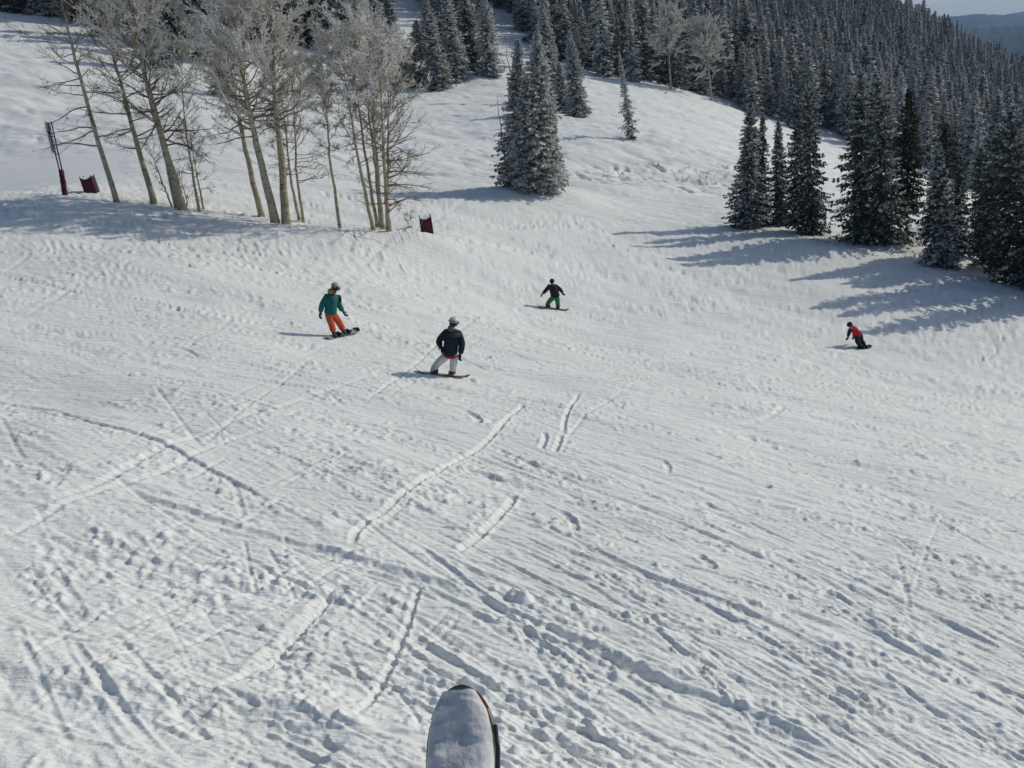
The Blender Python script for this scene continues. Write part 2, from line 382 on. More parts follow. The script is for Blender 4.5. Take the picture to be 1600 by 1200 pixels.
    for rad, n, lo in ((.035, 130000, .0), (.05, 60000, .05), (.07, 12000, .2), (.11, 500, .5), (.17, 50, .8)):
        ii = r.integers(0, F.nx, n * 3); jj = (F.ny * r.random(n * 3) ** 1.5).astype(int)
        d = dens0[jj, ii]; keep = r.random(n * 3) < np.clip(.05 + (d - lo) * 1.1, 0.02 if rad < .1 else 0.003, 1)
        ii, jj = ii[keep][:n], jj[keep][:n]
        img = np.zeros(sh, np.float32); img[jj, ii] = rad * r.uniform(.45, 1.15, len(ii))
        k = int(rad / c) + 2; g = np.mgrid[-k:k + 1, -k:k + 1] * c / rad
        q = np.clip(1 - g[0] ** 2 - g[1] ** 2, 0, 1) ** .6
        F.h += conv(img, (q * .5).astype(np.float32)) * (1 + (.22 if rad > .06 else 0) * blur_field(sh, c, .10, .10, 0, 30 + int(rad * 100)))
build_near()
def build_far():
    F = FAR; sh = F.h.shape; c = F.cell
    F.h += .10 * blur_field(sh, c, 9, 4, R(-10), 21) + .04 * blur_field(sh, c, 3, 1.0, R(-20), 22) + .03 * blur_field(sh, c, 2.2, .45, R(10), 23)
    F.h += .022 * blur_field(sh, c, .9, .5, R(-15), 24) + .02 * blur_field(sh, c, 3.5, .3, R(-28), 25)
    F.h[:] *= 1.15
    r = np.random.default_rng(9)
    for k in range(1500):
        y = 70 + 120 * r.random(); x = r.uniform(-.62 * y, .55 * y)
        a = math.radians(r.normal() * 25 - 20); ln_ = r.uniform(2, 12); cv = r.normal() * .06
        p = [np.array((x, y))]
        for q in range(6): p.append(p[-1] + ln_ / 6 * np.array((math.cos(a + cv * q), math.sin(a + cv * q))))
        w_ = r.uniform(.14, .26)
        F.stroke(p, groove(w_, w_ * r.uniform(.25, .6), .7, r.choice([-1, 1])), w_ * 5, .25, 0)
    for k in range(90):                                               # the churned patch left of the right hand trees
        q = hit(r.uniform(890, 1140), r.uniform(262, 320)); x, y = q[0], q[1]
        a = math.radians(r.choice([-35, 20, 70]) + r.normal() * 20); ln_ = r.uniform(1.5, 5)
        p = [np.array((x, y)) + ln_ / 5 * i * np.array((math.cos(a + .12 * i), math.sin(a + .12 * i))) for i in range(6)]
        w_ = r.uniform(.12, .3); F.stroke(p, groove(w_, w_ * .9, .9, r.choice([-1, 1])), w_ * 5, .2, 0)
build_far()

MOUNDS = []      # (x, y, radius, height): banks and tree wells
for px, py, rad, h in ((900, 312, 3.0, .55), (60, 330, 6, .22), (190, 340, 5, .2), (300, 350, 5, .2), (650, 385, 2.4, .45), (560, 385, 4, .35), (450, 372, 5, .4), (760, 408, 3.0, .30),
                       (1420, 392, 2.5, .7), (1040, 300, 4, .5), (960, 298, 4, .4), (1130, 320, 4, .4), (1240, 388, 4, .5), (800, 300, 3, .3)):
    q = hit(px, py); MOUNDS.append((q[0], q[1], rad, h))
def ground(x, y, detail=True):
    x = np.asarray(x, float); y = np.asarray(y, float)
    z = base(x, y)
    for mx, my, mr, mh in MOUNDS: z = z + mh * np.exp(-((x - mx) ** 2 + ((y - my) * 1.3) ** 2) / mr ** 2)
    if detail:
        wn_ = NEAR.inside(x, y, 3.0)
        wf = FAR.inside(x, y, 8.0) * (1 - wn_)
        z = z + NEAR.sample(x, y) * wn_ * (1 + .3 * smooth(np.hypot(x, y), 20, 50)) + FAR.sample(x, y) * wf * 1.2
    return z
def gz(x, y): return float(ground(np.array([x]), np.array([y]))[0])
def foot(px, py):
    """ground point under a pixel, resting on the finished surface"""
    q = hit(px, py); x, y = q[0], q[1]
    return Vector((x, y, gz(x, y)))

def mesh_obj(name, verts, faces, mats, parent=None, smooth_=False, midx=None, link=True):
    me = bpy.data.meshes.new(name)
    verts = np.asarray(verts, np.float32).reshape(-1, 3); faces = [] if faces is None else faces
    if isinstance(faces, np.ndarray):
        k = faces.shape[1]; nf = len(faces)
        me.vertices.add(len(verts)); me.vertices.foreach_set('co', verts.ravel())
        me.loops.add(nf * k); me.loops.foreach_set('vertex_index', faces.astype(np.int32).ravel())
        me.polygons.add(nf); me.polygons.foreach_set('loop_start', np.arange(0, nf * k, k, dtype=np.int32))
        me.update(calc_edges=True)
    else:
        me.from_pydata([tuple(v) for v in verts], [], faces)
    for m in (mats if isinstance(mats, (list, tuple)) else [mats]): me.materials.append(m)
    if midx is not None: me.polygons.foreach_set('material_index', np.asarray(midx, np.int32))
    me.polygons.foreach_set('use_smooth', np.full(len(me.polygons), smooth_))
    me.update()
    if not link: return me
    o = bpy.data.objects.new(name, me); COL.objects.link(o); o.parent = parent
    return o

def build_ground():
    rr = [2.0, 3.0, 4.0, 5.0]
    while rr[-1] < 62: r_ = rr[-1]; rr.append(r_ + 1.2 * r_ / 832 / (6.0 / r_ + .03))
    edge = rr[-1]; far = [edge - .25]
    while far[-1] < 215: r_ = far[-1]; far.append(r_ + .6 * r_ / 832 / (6.5 / r_ + .08))
    while far[-1] < 1600: far.append(far[-1] * 1.018)
    for name, rr, st, first in (('snow_slope', np.array(rr), .0016, True), ('snow_hillside', np.array(far), .0030, False)):
        az = np.r_[np.linspace(-180, -52, 30)[:-1], np.linspace(-52, -42, 16)[:-1], np.degrees(np.arange(R(-42), R(44), st)), np.linspace(44, 54, 16)[1:], np.linspace(54, 180, 30)[1:]]
        A, Rr = np.meshgrid(np.radians(az), rr)
        x = Rr * np.sin(A); y = Rr * np.cos(A)
        z = np.empty_like(x)
        for k in range(0, len(rr), 60): z[k:k + 60] = ground(x[k:k + 60], y[k:k + 60])
        if not first: z[0] -= .06
        n, m = x.shape
        V = np.stack([x, y, z], -1).reshape(-1, 3)
        i = np.arange(n - 1)[:, None] * m + np.arange(m - 1)[None]
        Fq = np.stack([i, i + 1, i + m + 1, i + m], -1).reshape(-1, 4)[:, ::-1]
        c = len(V)
        if first: V = np.r_[V, [[0, 0, gz(0, 0)]]]
        o = mesh_obj(name, V, Fq, M_SNOW, smooth_=True)
        o['kind'] = 'structure'; o['label'] = 'tracked white snow of the ski slope falling away to the right' if first else 'snow of the far run and the hillside under the forest'
        if first:                                                     # the disc under the camera
            bm = bmesh.new(); bm.from_mesh(o.data); bm.verts.ensure_lookup_table()
            for k in range(m - 1): bm.faces.new((bm.verts[c], bm.verts[k + 1], bm.verts[k])).smooth = True
            bm.to_mesh(o.data); bm.free()
        print('ground', n, m, len(V))
build_ground()

# ------------------------------------------------------------------ air, far hills
def tag(o, label=None, cat=None, group=None, kind=None):
    if label: o['label'] = label
    if cat: o['category'] = cat
    if group: o['group'] = group
    if kind: o['kind'] = kind
    return o
def empty(name, loc=(0, 0, 0)):
    o = bpy.data.objects.new(name, None); COL.objects.link(o); o.location = loc; o.empty_display_size = .3
    return o

M_FARWOOD = noise_mat('far_wooded_hillside', [(.36, (.010, .018, .020)), (.55, (.022, .034, .034)), (.72, (.06, .075, .08))], scale=.02, detail=9, rough=.95, bump=.6, bump_dist=12)
def far_hill(name, pts, dist, depth, label, seed):
    """a wooded ridge: crest read off as bearing and height, slopes falling to both sides"""
    r = np.random.default_rng(seed)
    cr = []
    for px, py in pts:
        d = ray(px, py); k = dist / math.hypot(d[0], d[1]); cr.append((math.atan2(d[0], d[1]), d[2] * k))
    cr = np.array(cr); az = np.linspace(cr[0, 0], cr[-1, 0], 260)
    hz = np.interp(az, cr[:, 0], cr[:, 1])
    kk = np.ones(9) / 9; hz = np.convolve(np.pad(hz, 4, mode='edge'), kk, 'valid')
    t = np.linspace(-1, 1, 60)
    A, Tt = np.meshgrid(az, t)
    D = dist + Tt * depth
    drop = (1 - np.cos(np.clip(Tt, -1, 1) * math.pi)) / 2
    rid = sum(np.sin(A * f * 40 + Tt * g + p) / (1 + q) for q, (f, g, p) in enumerate(zip((1, 2.3, 4.1, 7.7), (1.5, 3, 5, 9), r.uniform(0, 6, 4))))
    Z = hz[None] * (1 - drop) + (-430) * drop + rid * 16 * np.sin(np.clip(drop, 0, 1) * math.pi)
    Z += r.normal(size=Z.shape) * 2.0
    V = np.stack([D * np.sin(A), D * np.cos(A), Z], -1).reshape(-1, 3)
    n, m = A.shape; i = np.arange(n - 1)[:, None] * m + np.arange(m - 1)[None]
    o = mesh_obj(name, V, np.stack([i, i + 1, i + m + 1, i + m], -1).reshape(-1, 4)[:, ::-1], M_FARWOOD, smooth_=True)
    tag(o, label, kind='structure')
far_hill('wooded_hill', [(900, 90), (1300, 72), (1400, 58), (1473, 50), (1500, 45), (1550, 43), (1600, 39), (1700, 30), (1900, 40)], 3300, 1500, 'nearer dark blue wooded hill across the valley', 1)
far_hill('distant_ridge', [(900, 60), (1250, 48), (1400, 33), (1450, 30), (1500, 25), (1527, 21), (1567, 24), (1600, 26), (1700, 40), (1900, 60)], 5400, 1800, 'long hazy blue ridge under the sky', 2)
far_hill('distant_ridge', [(1500, 40), (1560, 25), (1600, 18), (1680, 8), (1800, 10), (1950, 20)], 7200, 1500, 'farthest pale blue ridge at the right edge', 3)

def build_haze():
    m = bpy.data.materials.new('mountain_air'); m.use_nodes = True
    nt = m.node_tree; nt.nodes.clear()
    v = nt.nodes.new('ShaderNodeVolumePrincipled'); v.inputs['Color'].default_value = (.36, .62, 1.0, 1); v.inputs['Density'].default_value = HAZE
    v.inputs['Anisotropy'].default_value = .2
    o = nt.nodes.new('ShaderNodeOutputMaterial'); nt.links.new(v.outputs[0], o.inputs['Volume'])
    bm = bmesh.new(); bmesh.ops.create_cube(bm, size=1)
    for q in bm.verts: q.co = Vector((q.co.x * 24000, q.co.y * 24000, -470 if q.co.z < 0 else 330))
    me = bpy.data.meshes.new('haze'); bm.to_mesh(me); bm.free(); me.materials.append(m)
    h = bpy.data.objects.new('haze', me); COL.objects.link(h); tag(h, 'thin blue mountain air over the whole valley', kind='stuff')
HAZE = 1.15e-4
build_haze()

# ------------------------------------------------------------------ trees
M_NEEDLE = noise_mat('spruce_needles', [(.3, (.022, .036, .026)), (.7, (.045, .064, .045))], scale=3, rough=.8, rand=.25)
M_NEEDLE2 = noise_mat('fir_needles_olive', [(.3, (.022, .028, .014)), (.7, (.05, .055, .03))], scale=3, rough=.8, rand=.2)
M_FROST = noise_mat('rime_frost', [(.3, (.50, .51, .48)), (.7, (.72, .72, .69))], scale=4, rough=.8, rand=.12)
M_DUST = noise_mat('frost_dusted_needles', [(.3, (.15, .17, .155)), (.7, (.33, .35, .32))], scale=3, rough=.85, rand=.2)
M_DUST2 = noise_mat('frost_dusted_olive_needles', [(.3, (.05, .055, .035)), (.7, (.10, .105, .075))], scale=3, rough=.85, rand=.2)
M_RIME = noise_mat('rime_on_twigs', [(.3, (.55, .53, .48)), (.7, (.76, .74, .70))], scale=6, rough=.8, rand=.08)
M_SNOWLUMP = mat('branch_snow', (.78, .80, .82), .65)
M_BARK = noise_mat('spruce_bark', [(.3, (.045, .036, .030)), (.7, (.10, .085, .072))], scale=9, stretch=(1, 1, .3), rough=.9, bump=.4)
M_DEAD = noise_mat('bare_grey_wood', [(.3, (.10, .085, .07)), (.7, (.2, .18, .15))], scale=9, rough=.9)
def aspen_bark():
    m = noise_mat('aspen_bark', [(.30, (.05, .045, .035)), (.40, (.30, .255, .175)), (.7, (.46, .41, .30))], scale=2.2, detail=6, stretch=(1.6, 1.6, 3.2), rough=.85, bump=.35, bump_dist=.02, rand=.1)
    return m
M_ASPEN = aspen_bark()
M_TWIG = noise_mat('aspen_twig', [(.3, (.12, .095, .06)), (.7, (.24, .20, .135))], scale=2, rough=.9)

class Tris:
    """collects quads and three sided twigs, vectorised"""
    def __init__(s): s.V = []; s.Fq = []; s.M = []; s.n = 0
    def quads(s, a, m):                       # a: (k,4,3)
        a = np.asarray(a, float); k = len(a)
        if not k: return
        s.V.append(a.reshape(-1, 3)); s.Fq.append(s.n + np.arange(k * 4).reshape(k, 4)); s.n += 4 * k
        s.M.append(np.full(k, m) if np.isscalar(m) else np.asarray(m))
    def twigs(s, P0, P1, r0, r1, m, sides=3):
        P0 = np.asarray(P0, float).reshape(-1, 3); P1 = np.asarray(P1, float).reshape(-1, 3); k = len(P0)
        if not k: return
        d = P1 - P0; d = d / np.maximum(np.linalg.norm(d, axis=1, keepdims=True), 1e-6)
        up = np.where(np.abs(d[:, 2:3]) > .9, np.array([[1., 0, 0]]), np.array([[0, 0, 1.]]))
        u = np.cross(d, up); u /= np.linalg.norm(u, axis=1, keepdims=True); v = np.cross(d, u)
        an = np.arange(sides) * 2 * math.pi / sides
        ring = u[:, None] * np.cos(an)[None, :, None] + v[:, None] * np.sin(an)[None, :, None]
        r0 = np.broadcast_to(r0, k)[:, None, None]; r1 = np.broadcast_to(r1, k)[:, None, None]
        a = P0[:, None] + ring * r0; b = P1[:, None] + ring * r1
        q = np.stack([a, np.roll(a, -1, 1), np.roll(b, -1, 1), b], 2)       # k,sides,4,3
        mm = np.repeat(np.broadcast_to(m, k), sides)
        s.quads(q.reshape(-1, 4, 3), mm)
    def ribbons(s, P0, P1, w, m):
        P0 = np.asarray(P0, float).reshape(-1, 3); P1 = np.asarray(P1, float).reshape(-1, 3)
        d = P1 - P0; u = np.cross(d, np.random.default_rng(len(P0)).normal(size=d.shape)); u /= np.maximum(np.linalg.norm(u, axis=1, keepdims=True), 1e-9)
        w = np.broadcast_to(w, len(P0))[:, None]
        s.quads(np.stack([P0 - u * w, P0 + u * w, P1 + u * w * .5, P1 - u * w * .5], 1), m)
    def build(s, name, mats, parent=None, link=True, smooth_=False):
        V = np.concatenate(s.V); Fq = np.concatenate(s.Fq); M_ = np.concatenate(s.M)
        return mesh_obj(name, V, Fq, mats, parent, smooth_, M_, link)

def tube(pts, rad, sides=8, cap=True):
    """one closed tapered tube as verts and faces"""
    pts = np.asarray(pts, float); n = len(pts); V = []; Fc = []
    t = np.gradient(pts, axis=0); t /= np.maximum(np.linalg.norm(t, axis=1, keepdims=True), 1e-9)
    ref = np.array((1., 0, 0)) if abs(t[0][0]) < .8 else np.array((0, 1., 0))
    for i in range(n):
        u = ref - t[i] * (ref @ t[i]); u /= np.linalg.norm(u); v = np.cross(t[i], u); ref = u
        for k in range(sides):
            a = 2 * math.pi * k / sides; V.append(pts[i] + (u * math.cos(a) + v * math.sin(a)) * rad[i])
    for i in range(n - 1):
        for k in range(sides):
            Fc.append((i * sides + k, i * sides + (k + 1) % sides, (i + 1) * sides + (k + 1) % sides, (i + 1) * sides + k))
    if cap: Fc.append(tuple(range(sides))[::-1]); Fc.append(tuple((n - 1) * sides + k for k in range(sides)))
    return V, Fc

def conifer_mesh(seed, H=12.0, Rm=2.0, n=420, sprays=9, frost=.5, olive=False, bare=.03, top_frost=.3, spray=.34, cross=True, gap=0.0, ragged=.25, power=.8):
    r = np.random.default_rng(seed); T = Tris()
    t = (np.arange(n) + r.random(n)) / n; t = bare + (1 - bare) * t ** 1.15
    az = np.arange(n) * 2.399 + r.normal(size=n) * .4
    sect = 1 + ragged * np.sin(az * 2 + seed + t * 9) * .6 + ragged * r.normal(size=n) * .55
    prof_ = np.clip((1 - t), 0, 1) ** power * np.minimum(1, .62 + (t - bare) * 3.5)
    if gap: prof_ *= 1 - gap * smooth(np.sin(t * 31 + seed), .2, .9)
    Lb = Rm * prof_ * np.clip(sect, .35, 1.5) + .10
    el0 = np.radians(np.interp(t, (0, .4, .8, 1), (-22, -16, 8, 50)) + r.normal(size=n) * 7)
    z0 = t * H
    out = np.stack([np.cos(az), np.sin(az), np.zeros(n)], 1)
    # frost comes in patches and grows toward the top
    fz = frost + top_frost * (t - .45) + .22 * np.sin(az * 1.5 + seed) + r.normal(size=n) * .18
    S = sprays
    u = (np.arange(S) + .5)[None] / S * np.ones((n, 1)) + r.normal(size=(n, S)) * .03
    u = .12 + .9 * u
    sag = .30 * u ** 1.5 - .34 * u ** 3
    Pc = np.zeros((n, S, 3))
    Pc[:] = (out[:, None] * (np.cos(el0)[:, None] * Lb[:, None] * u)[..., None])
    Pc[..., 2] = z0[:, None] + np.sin(el0)[:, None] * Lb[:, None] * u - sag * Lb[:, None] * .5
    # branch wood
    T.twigs(np.stack([np.zeros(n), np.zeros(n), z0], 1), Pc[:, -2], .022, .006, 2)
    side = np.where(np.arange(S)[None] % 2 == 0, 1, -1) * np.ones((n, 1))
    tang = np.stack([-np.sin(az), np.cos(az), np.zeros(n)], 1)
    ang = np.radians(r.uniform(20, 65, (n, S)))
    ang[:, -1] = 0.1
    dirv = out[:, None] * np.cos(ang)[..., None] + tang[:, None] * (np.sin(ang) * side)[..., None]
    dirv[..., 2] += r.normal(size=(n, S)) * .18 - .30
    dirv /= np.linalg.norm(dirv, axis=2, keepdims=True)
    ln = spray * r.uniform(.6, 1.35, (n, S)) * np.interp(t, (0, .75, 1), (1.1, .8, .45))[:, None]
    wv = np.cross(dirv, np.array((0, 0, 1.))); wv /= np.linalg.norm(wv, axis=2, keepdims=True)
    wv[..., 2] += r.normal(size=(n, S)) * .5
    w = ln * r.uniform(.22, .4, (n, S))
    p0 = Pc.reshape(-1, 3); d = dirv.reshape(-1, 3); l = ln.reshape(-1, 1); ww = (wv * w[..., None]).reshape(-1, 3)
    q = np.stack([p0, p0 + d * l * .45 + ww, p0 + d * l + (0, 0, 0), p0 + d * l * .55 - ww], 1)
    q[:, 1, 2] -= .04; q[:, 3, 2] -= .04
    # whole boughs carry rime, their undersides and inner parts stay darker
    fr = (np.clip(fz, .0, 1.1)[:, None] * (.62 + .5 * u) + r.normal(size=(n, S)) * .10 > .5).reshape(-1)
    du = r.random(n * S) < np.clip(np.repeat(fz, S) + .42, .25, 1)
    mm = np.where(fr, 1, np.where(du, 3, 0))
    T.quads(q, mm)
    if cross:
        hang = np.array((0, 0, -1.)) * (l * r.uniform(.3, .6, l.shape))
        q2 = np.stack([p0, p0 + d * l * .5, p0 + d * l * .62 + hang, p0 + d * l * .12 + hang * .8], 1) + r.normal(size=(len(p0), 1, 3)) * .02
        T.quads(q2, np.where(mm == 1, np.where(r.random(len(p0)) < frost * .5, 1, 3), 0))
        # snow caught on the tops of some sprays
        k = r.random(len(p0)) < np.clip(frost * .35, .02, .3)
        q3 = q[k] * .82 + q[k].mean(1, keepdims=True) * .18; q3[..., 2] += .035
        T.quads(q3, 1)
    return T
def trunk_mesh(name, H, r0, mats=None, seed=0):
    r = np.random.default_rng(seed); z = np.linspace(-.4, H, 9)
    p = np.c_[r.normal(size=9) * .02, r.normal(size=9) * .02, z]
    V, Fc = tube(p, np.linspace(r0, .02, 9), 7)
    me = mesh_obj(name, V, Fc, mats or M_BARK, smooth_=True, link=False)
    return me

H0 = 12.0
SPR = []     # (crown, trunk) meshes of the trees that stand alone or in front
for k, kw in enumerate([dict(frost=.95, Rm=2.1, n=640, sprays=12, top_frost=.2, ragged=.38, gap=.15, power=.72),      # 0 heavily rimed, broad
                        dict(frost=.88, Rm=1.9, n=620, sprays=11, top_frost=.3, ragged=.42, gap=.2, power=.75),      # 1
                        dict(frost=.55, Rm=1.9, n=560, sprays=10, top_frost=.3, ragged=.4, gap=.2),                 # 2 half rimed
                        dict(frost=.24, Rm=2.2, n=440, sprays=11, top_frost=.6, ragged=.38, gap=.3, bare=.03, power=.7),      # 3 dark, tiered
                        dict(frost=.16, Rm=2.2, n=400, sprays=11, top_frost=.5, ragged=.42, gap=.35, bare=.08, power=.66),    # 4 dark, tiered
                        dict(frost=.05, Rm=2.2, n=340, sprays=11, top_frost=.15, olive=True, ragged=.4, gap=.3, bare=.22, power=.6),   # 5 olive, trunk showing below
                        dict(frost=.85, Rm=1.6, n=260, sprays=8, top_frost=.5, ragged=.5, gap=.5, bare=.0, power=1.0)]):      # 6 thin ragged
    om = kw.pop('olive', False)
    me = conifer_mesh(100 + k, H=H0, **kw).build('crown', [M_NEEDLE2 if om else M_NEEDLE, M_FROST, M_BARK, M_DUST2 if om else M_DUST], link=False)
    SPR.append((me, trunk_mesh('trunk', H0 * .97, .17, seed=k), kw['Rm']))

def top_on_plane(px, py, y0):
    d = ray(px, py); return Vector(d * (y0 / d[1]))
def spruce(base_px, top_px, hw, kind, label, group, name='spruce_tree', yaw=None):
    b = foot(*base_px); tp = top_on_plane(*top_px, b.y); ax = tp - b; H = ax.length
    o = empty(name, b); cr, tr, Rm = SPR[kind]
    w = 1.14 * hw * (b @ Vector(F0)) / FPX
    o.rotation_mode = 'QUATERNION'
    o.rotation_quaternion = Vector((0, 0, 1)).rotation_difference(ax.normalized()) @ Quaternion((0, 0, 1), yaw if yaw is not None else random.uniform(0, 6.28))
    o.scale = (w / Rm * .95, w / Rm * .95, H / H0)
    for n_, me in (('crown', cr), ('trunk', tr)):
        c = bpy.data.objects.new(n_, me); COL.objects.link(c); c.parent = o
    tag(o, label, 'tree', group); return o
g1 = 'rime covered spruces standing in the run'
spruce((845, 306), (838, 50), 36, 0, 'broad rime covered spruce, right half of the big pair in the middle of the run', g1)
spruce((806, 298), (809, 62), 29, 1, 'rime covered spruce, left half of the big pair, beside a dead snag', g1)
spruce((822, 303), (822, 120), 34, 0, 'shorter rimed spruce squeezed in front between the big pair in the run', g1)
spruce((863, 300), (858, 150), 20, 1, 'low rimed spruce at the right foot of the big pair', g1)
g2 = 'rimed spruces behind the big pair'
spruce((862, 165), (847, 7), 22, 1, 'tall rimed spruce whose spire rises just behind the big pair', g2)
spruce((903, 182), (890, 50), 19, 1, 'rimed spruce at the right end of the small row behind the big pair', g2)
spruce((880, 174), (873, 97), 15, 2, 'short dark spruce left of the right end of the small row', g2)
spruce((868, 165), (862, 57), 15, 0, 'rimed spruce in the middle of the small row behind the big pair', g2)
spruce((986, 214), (967, 80), 12, 6, 'thin crooked frosty spruce alone on the open snow', 'rimed spruces standing in the run')
g3 = 'rimed spruces at the top of the run, right of the aspens'
for b_, t_, hw, k, lb in (((658, 138), (650, 32), 24, 0, 'rimed spruce with a low pointed top, front left of the upper clump'),
                          ((683, 140), (663, -6), 23, 1, 'tall rimed spruce just right of the front left one in the upper clump'),
                          ((712, 126), (694, -20), 22, 1, 'rimed spruce in the middle of the upper clump'),
                          ((738, 114), (722, -30), 24, 2, 'greyer spruce right of the middle of the upper clump'),
                          ((766, 119), (755, -12), 21, 0, 'white rimed spruce at the right end of the upper clump'),
                          ((700, 105), (688, -50), 22, 2, 'grey spruce at the back of the upper clump'),
                          ((633, 134), (630, 85), 14, 2, 'small dark bushy fir beside the upper clump'),
                          ((620, 98), (603, -6), 22, 2, 'half rimed spruce behind the top of the right hand aspens'),
                          ((590, 82), (577, -25), 20, 2, 'spruce behind the aspen crowns, left of the half rimed one'),
                          ((545, 84), (532, -25), 22, 2, 'spruce seen through the gap between two aspen crowns')):
    spruce(b_, t_, hw, k, lb, g3)
g4 = 'dark spruces behind the aspens'
for b_, t_, hw, k, lb in (((488, 72), (470, -60), 30, 3, 'dark spruce to the right behind the big aspen crown'),
                          ((516, 64), (500, -50), 22, 3, 'dark spruce next to the one behind the big aspen crown'),
                          ((152, 42), (132, -130), 18, 3, 'dark spruce behind the leftmost aspen top'),
                          ((276, 84), (255, -130), 22, 4, 'dark spruce between the left and middle aspen crowns'),
                          ((303, 80), (284, -130), 18, 4, 'dark spruce touching the left side of the middle aspen crown'),
                          ((190, 45), (170, -140), 20, 4, 'dark spruce above the second aspen'),
                          ((345, 150), (335, 20), 18, 3, 'dark spruce hidden low in the middle aspen crown'),
                          ((225, 62), (205, -140), 24, 4, 'dark spruce behind the thick double aspen, casting a long shadow left'),
                          ((250, 108), (236, -40), 22, 3, 'dark low spruce showing through the left aspens'),
                          ((365, 108), (352, -40), 24, 4, 'dark spruce low behind the middle aspen trunks'),
                          ((128, 36), (115, -120), 30, 4, 'dark spruce at the top left, between the two leftmost aspen tops'),
                          ((172, 58), (155, -120), 30, 4, 'dark spruce behind the second aspen crown'),
                          ((205, 30), (190, -140), 32, 4, 'dark spruce above the left aspen group, right of the leftmost ones'),
                          ((240, 74), (222, -130), 32, 3, 'dark spruce in the middle behind the left aspen group'),
                          ((322, 98), (305, -110), 30, 4, 'dark spruce left behind the middle aspen crown'),
                          ((110, 10), (95, -90), 18, 3, 'dark spruce at the top edge above the padded pole'),
                          ((60, 4), (45, -90), 18, 2, 'dark spruce near the upper left corner'),
                          ((15, 6), (0, -90), 18, 3, 'dark spruce in the upper left corner'),
                          ((440, 66), (425, -70), 22, 3, 'dark spruce behind the middle of the big aspen crown'),
                          ((400, 60), (385, -70), 22, 3, 'dark spruce behind the left of the big aspen crown')):
    spruce(b_, t_, hw, k, lb, g4)
g5 = 'dark spruces along the right edge of the run'
for b_, t_, hw, k, lb in (((1166, 355), (1173, 160), 28, 2, 'grey frosted spruce, leftmost of the row on the right edge of the run'),
                          ((1187, 352), (1192, 176), 17, 3, 'narrow dark spruce tucked behind the leftmost frosted one'),
                          ((1218, 352), (1216, 188), 20, 3, 'slim dark spruce second from the left in the right hand row'),
                          ((1247, 362), (1246, 150), 26, 4, 'dark spruce left of the tall spike in the right hand row'),
                          ((1270, 367), (1262, 124), 26, 3, 'dark tiered spruce with a sharp spike top'),
                          ((1345, 382), (1346, 110), 40, 3, 'broad dark spruce with frosted top at the middle of the right hand row'),
                          ((1382, 390), (1368, 116), 38, 3, 'broad dark spruce right of the frosted topped one'),
                          ((1416, 380), (1421, 140), 32, 5, 'olive fir with bare trunk showing at its foot'),
                          ((1455, 412), (1478, 195), 26, 5, 'olive topped fir rising behind the snowy low branched spruce'),
                          ((1472, 414), (1466, 222), 30, 2, 'smaller spruce with snow laden branches in front of the olive fir'),
                          ((1495, 408), (1500, 240), 24, 4, 'dark slim spruce right of the snow laden smaller one'),
                          ((1548, 420), (1560, 195), 34, 4, 'dark spruce second from the right edge'),
                          ((1575, 440), (1580, 165), 40, 4, 'large black green spruce at the right edge of the picture'),
                          ((1612, 450), (1622, 175), 40, 3, 'large dark spruce cut by the right edge'),
                          ((1535, 405), (1532, 230), 24, 4, 'dark lower spruce left of the pair at the right edge'),
                          ((1620, 425), (1625, 150), 40, 3, 'dark spruce behind the one cut by the right edge'),
                          ((1670, 470), (1690, 160), 44, 4, 'dark spruce just beyond the right edge')):
    spruce(b_, t_, hw, k, lb, g5)

# dead snags beside the big pair
def snag(bpx, tpx, r0, label, twigs=8, name='dead_snag'):
    b = foot(*bpx); tp = top_on_plane(*tpx, b.y); T = Tris(); r = np.random.default_rng(int(bpx[0]))
    n = 7; p = np.array([b.lerp(tp, i / (n - 1)) for i in range(n)]) - np.array(b); p[1:-1] += r.normal(size=(n - 2, 3)) * .06
    root = empty(name, b)
    V, Fc = tube(p, np.linspace(r0, .012, n), 6); mesh_obj('trunk', V, Fc, M_DEAD, root, True)
    for k in range(twigs):
        q = p[0] + (p[-1] - p[0]) * r.uniform(.3, .95); a = r.uniform(0, 6.28); l = r.uniform(.3, 1.1)
        e = q + np.array((math.cos(a) * l, math.sin(a) * l, r.uniform(-.3, .4) * l)); T.twigs(q, e, .022, .006, 0)
        e2 = e + np.array((math.cos(a + .8) * .3, math.sin(a + .8) * .3, -.2)); T.twigs((q + e) / 2, e2, .012, .004, 0)
    if twigs: tag(T.build('twigs', [M_DEAD], root), kind='stuff')
    tag(root, label, 'tree'); return root
snag((793, 296), (777, 150), .09, 'crooked dead snag leaning against the left of the big spruce pair', 14)
snag((800, 130), (787, 50), .10, 'bare dead pole trunk rising behind the big spruce pair', 3)
snag((815, 130), (808, 46), .09, 'thin dead top showing above the left spire of the big pair', 2)

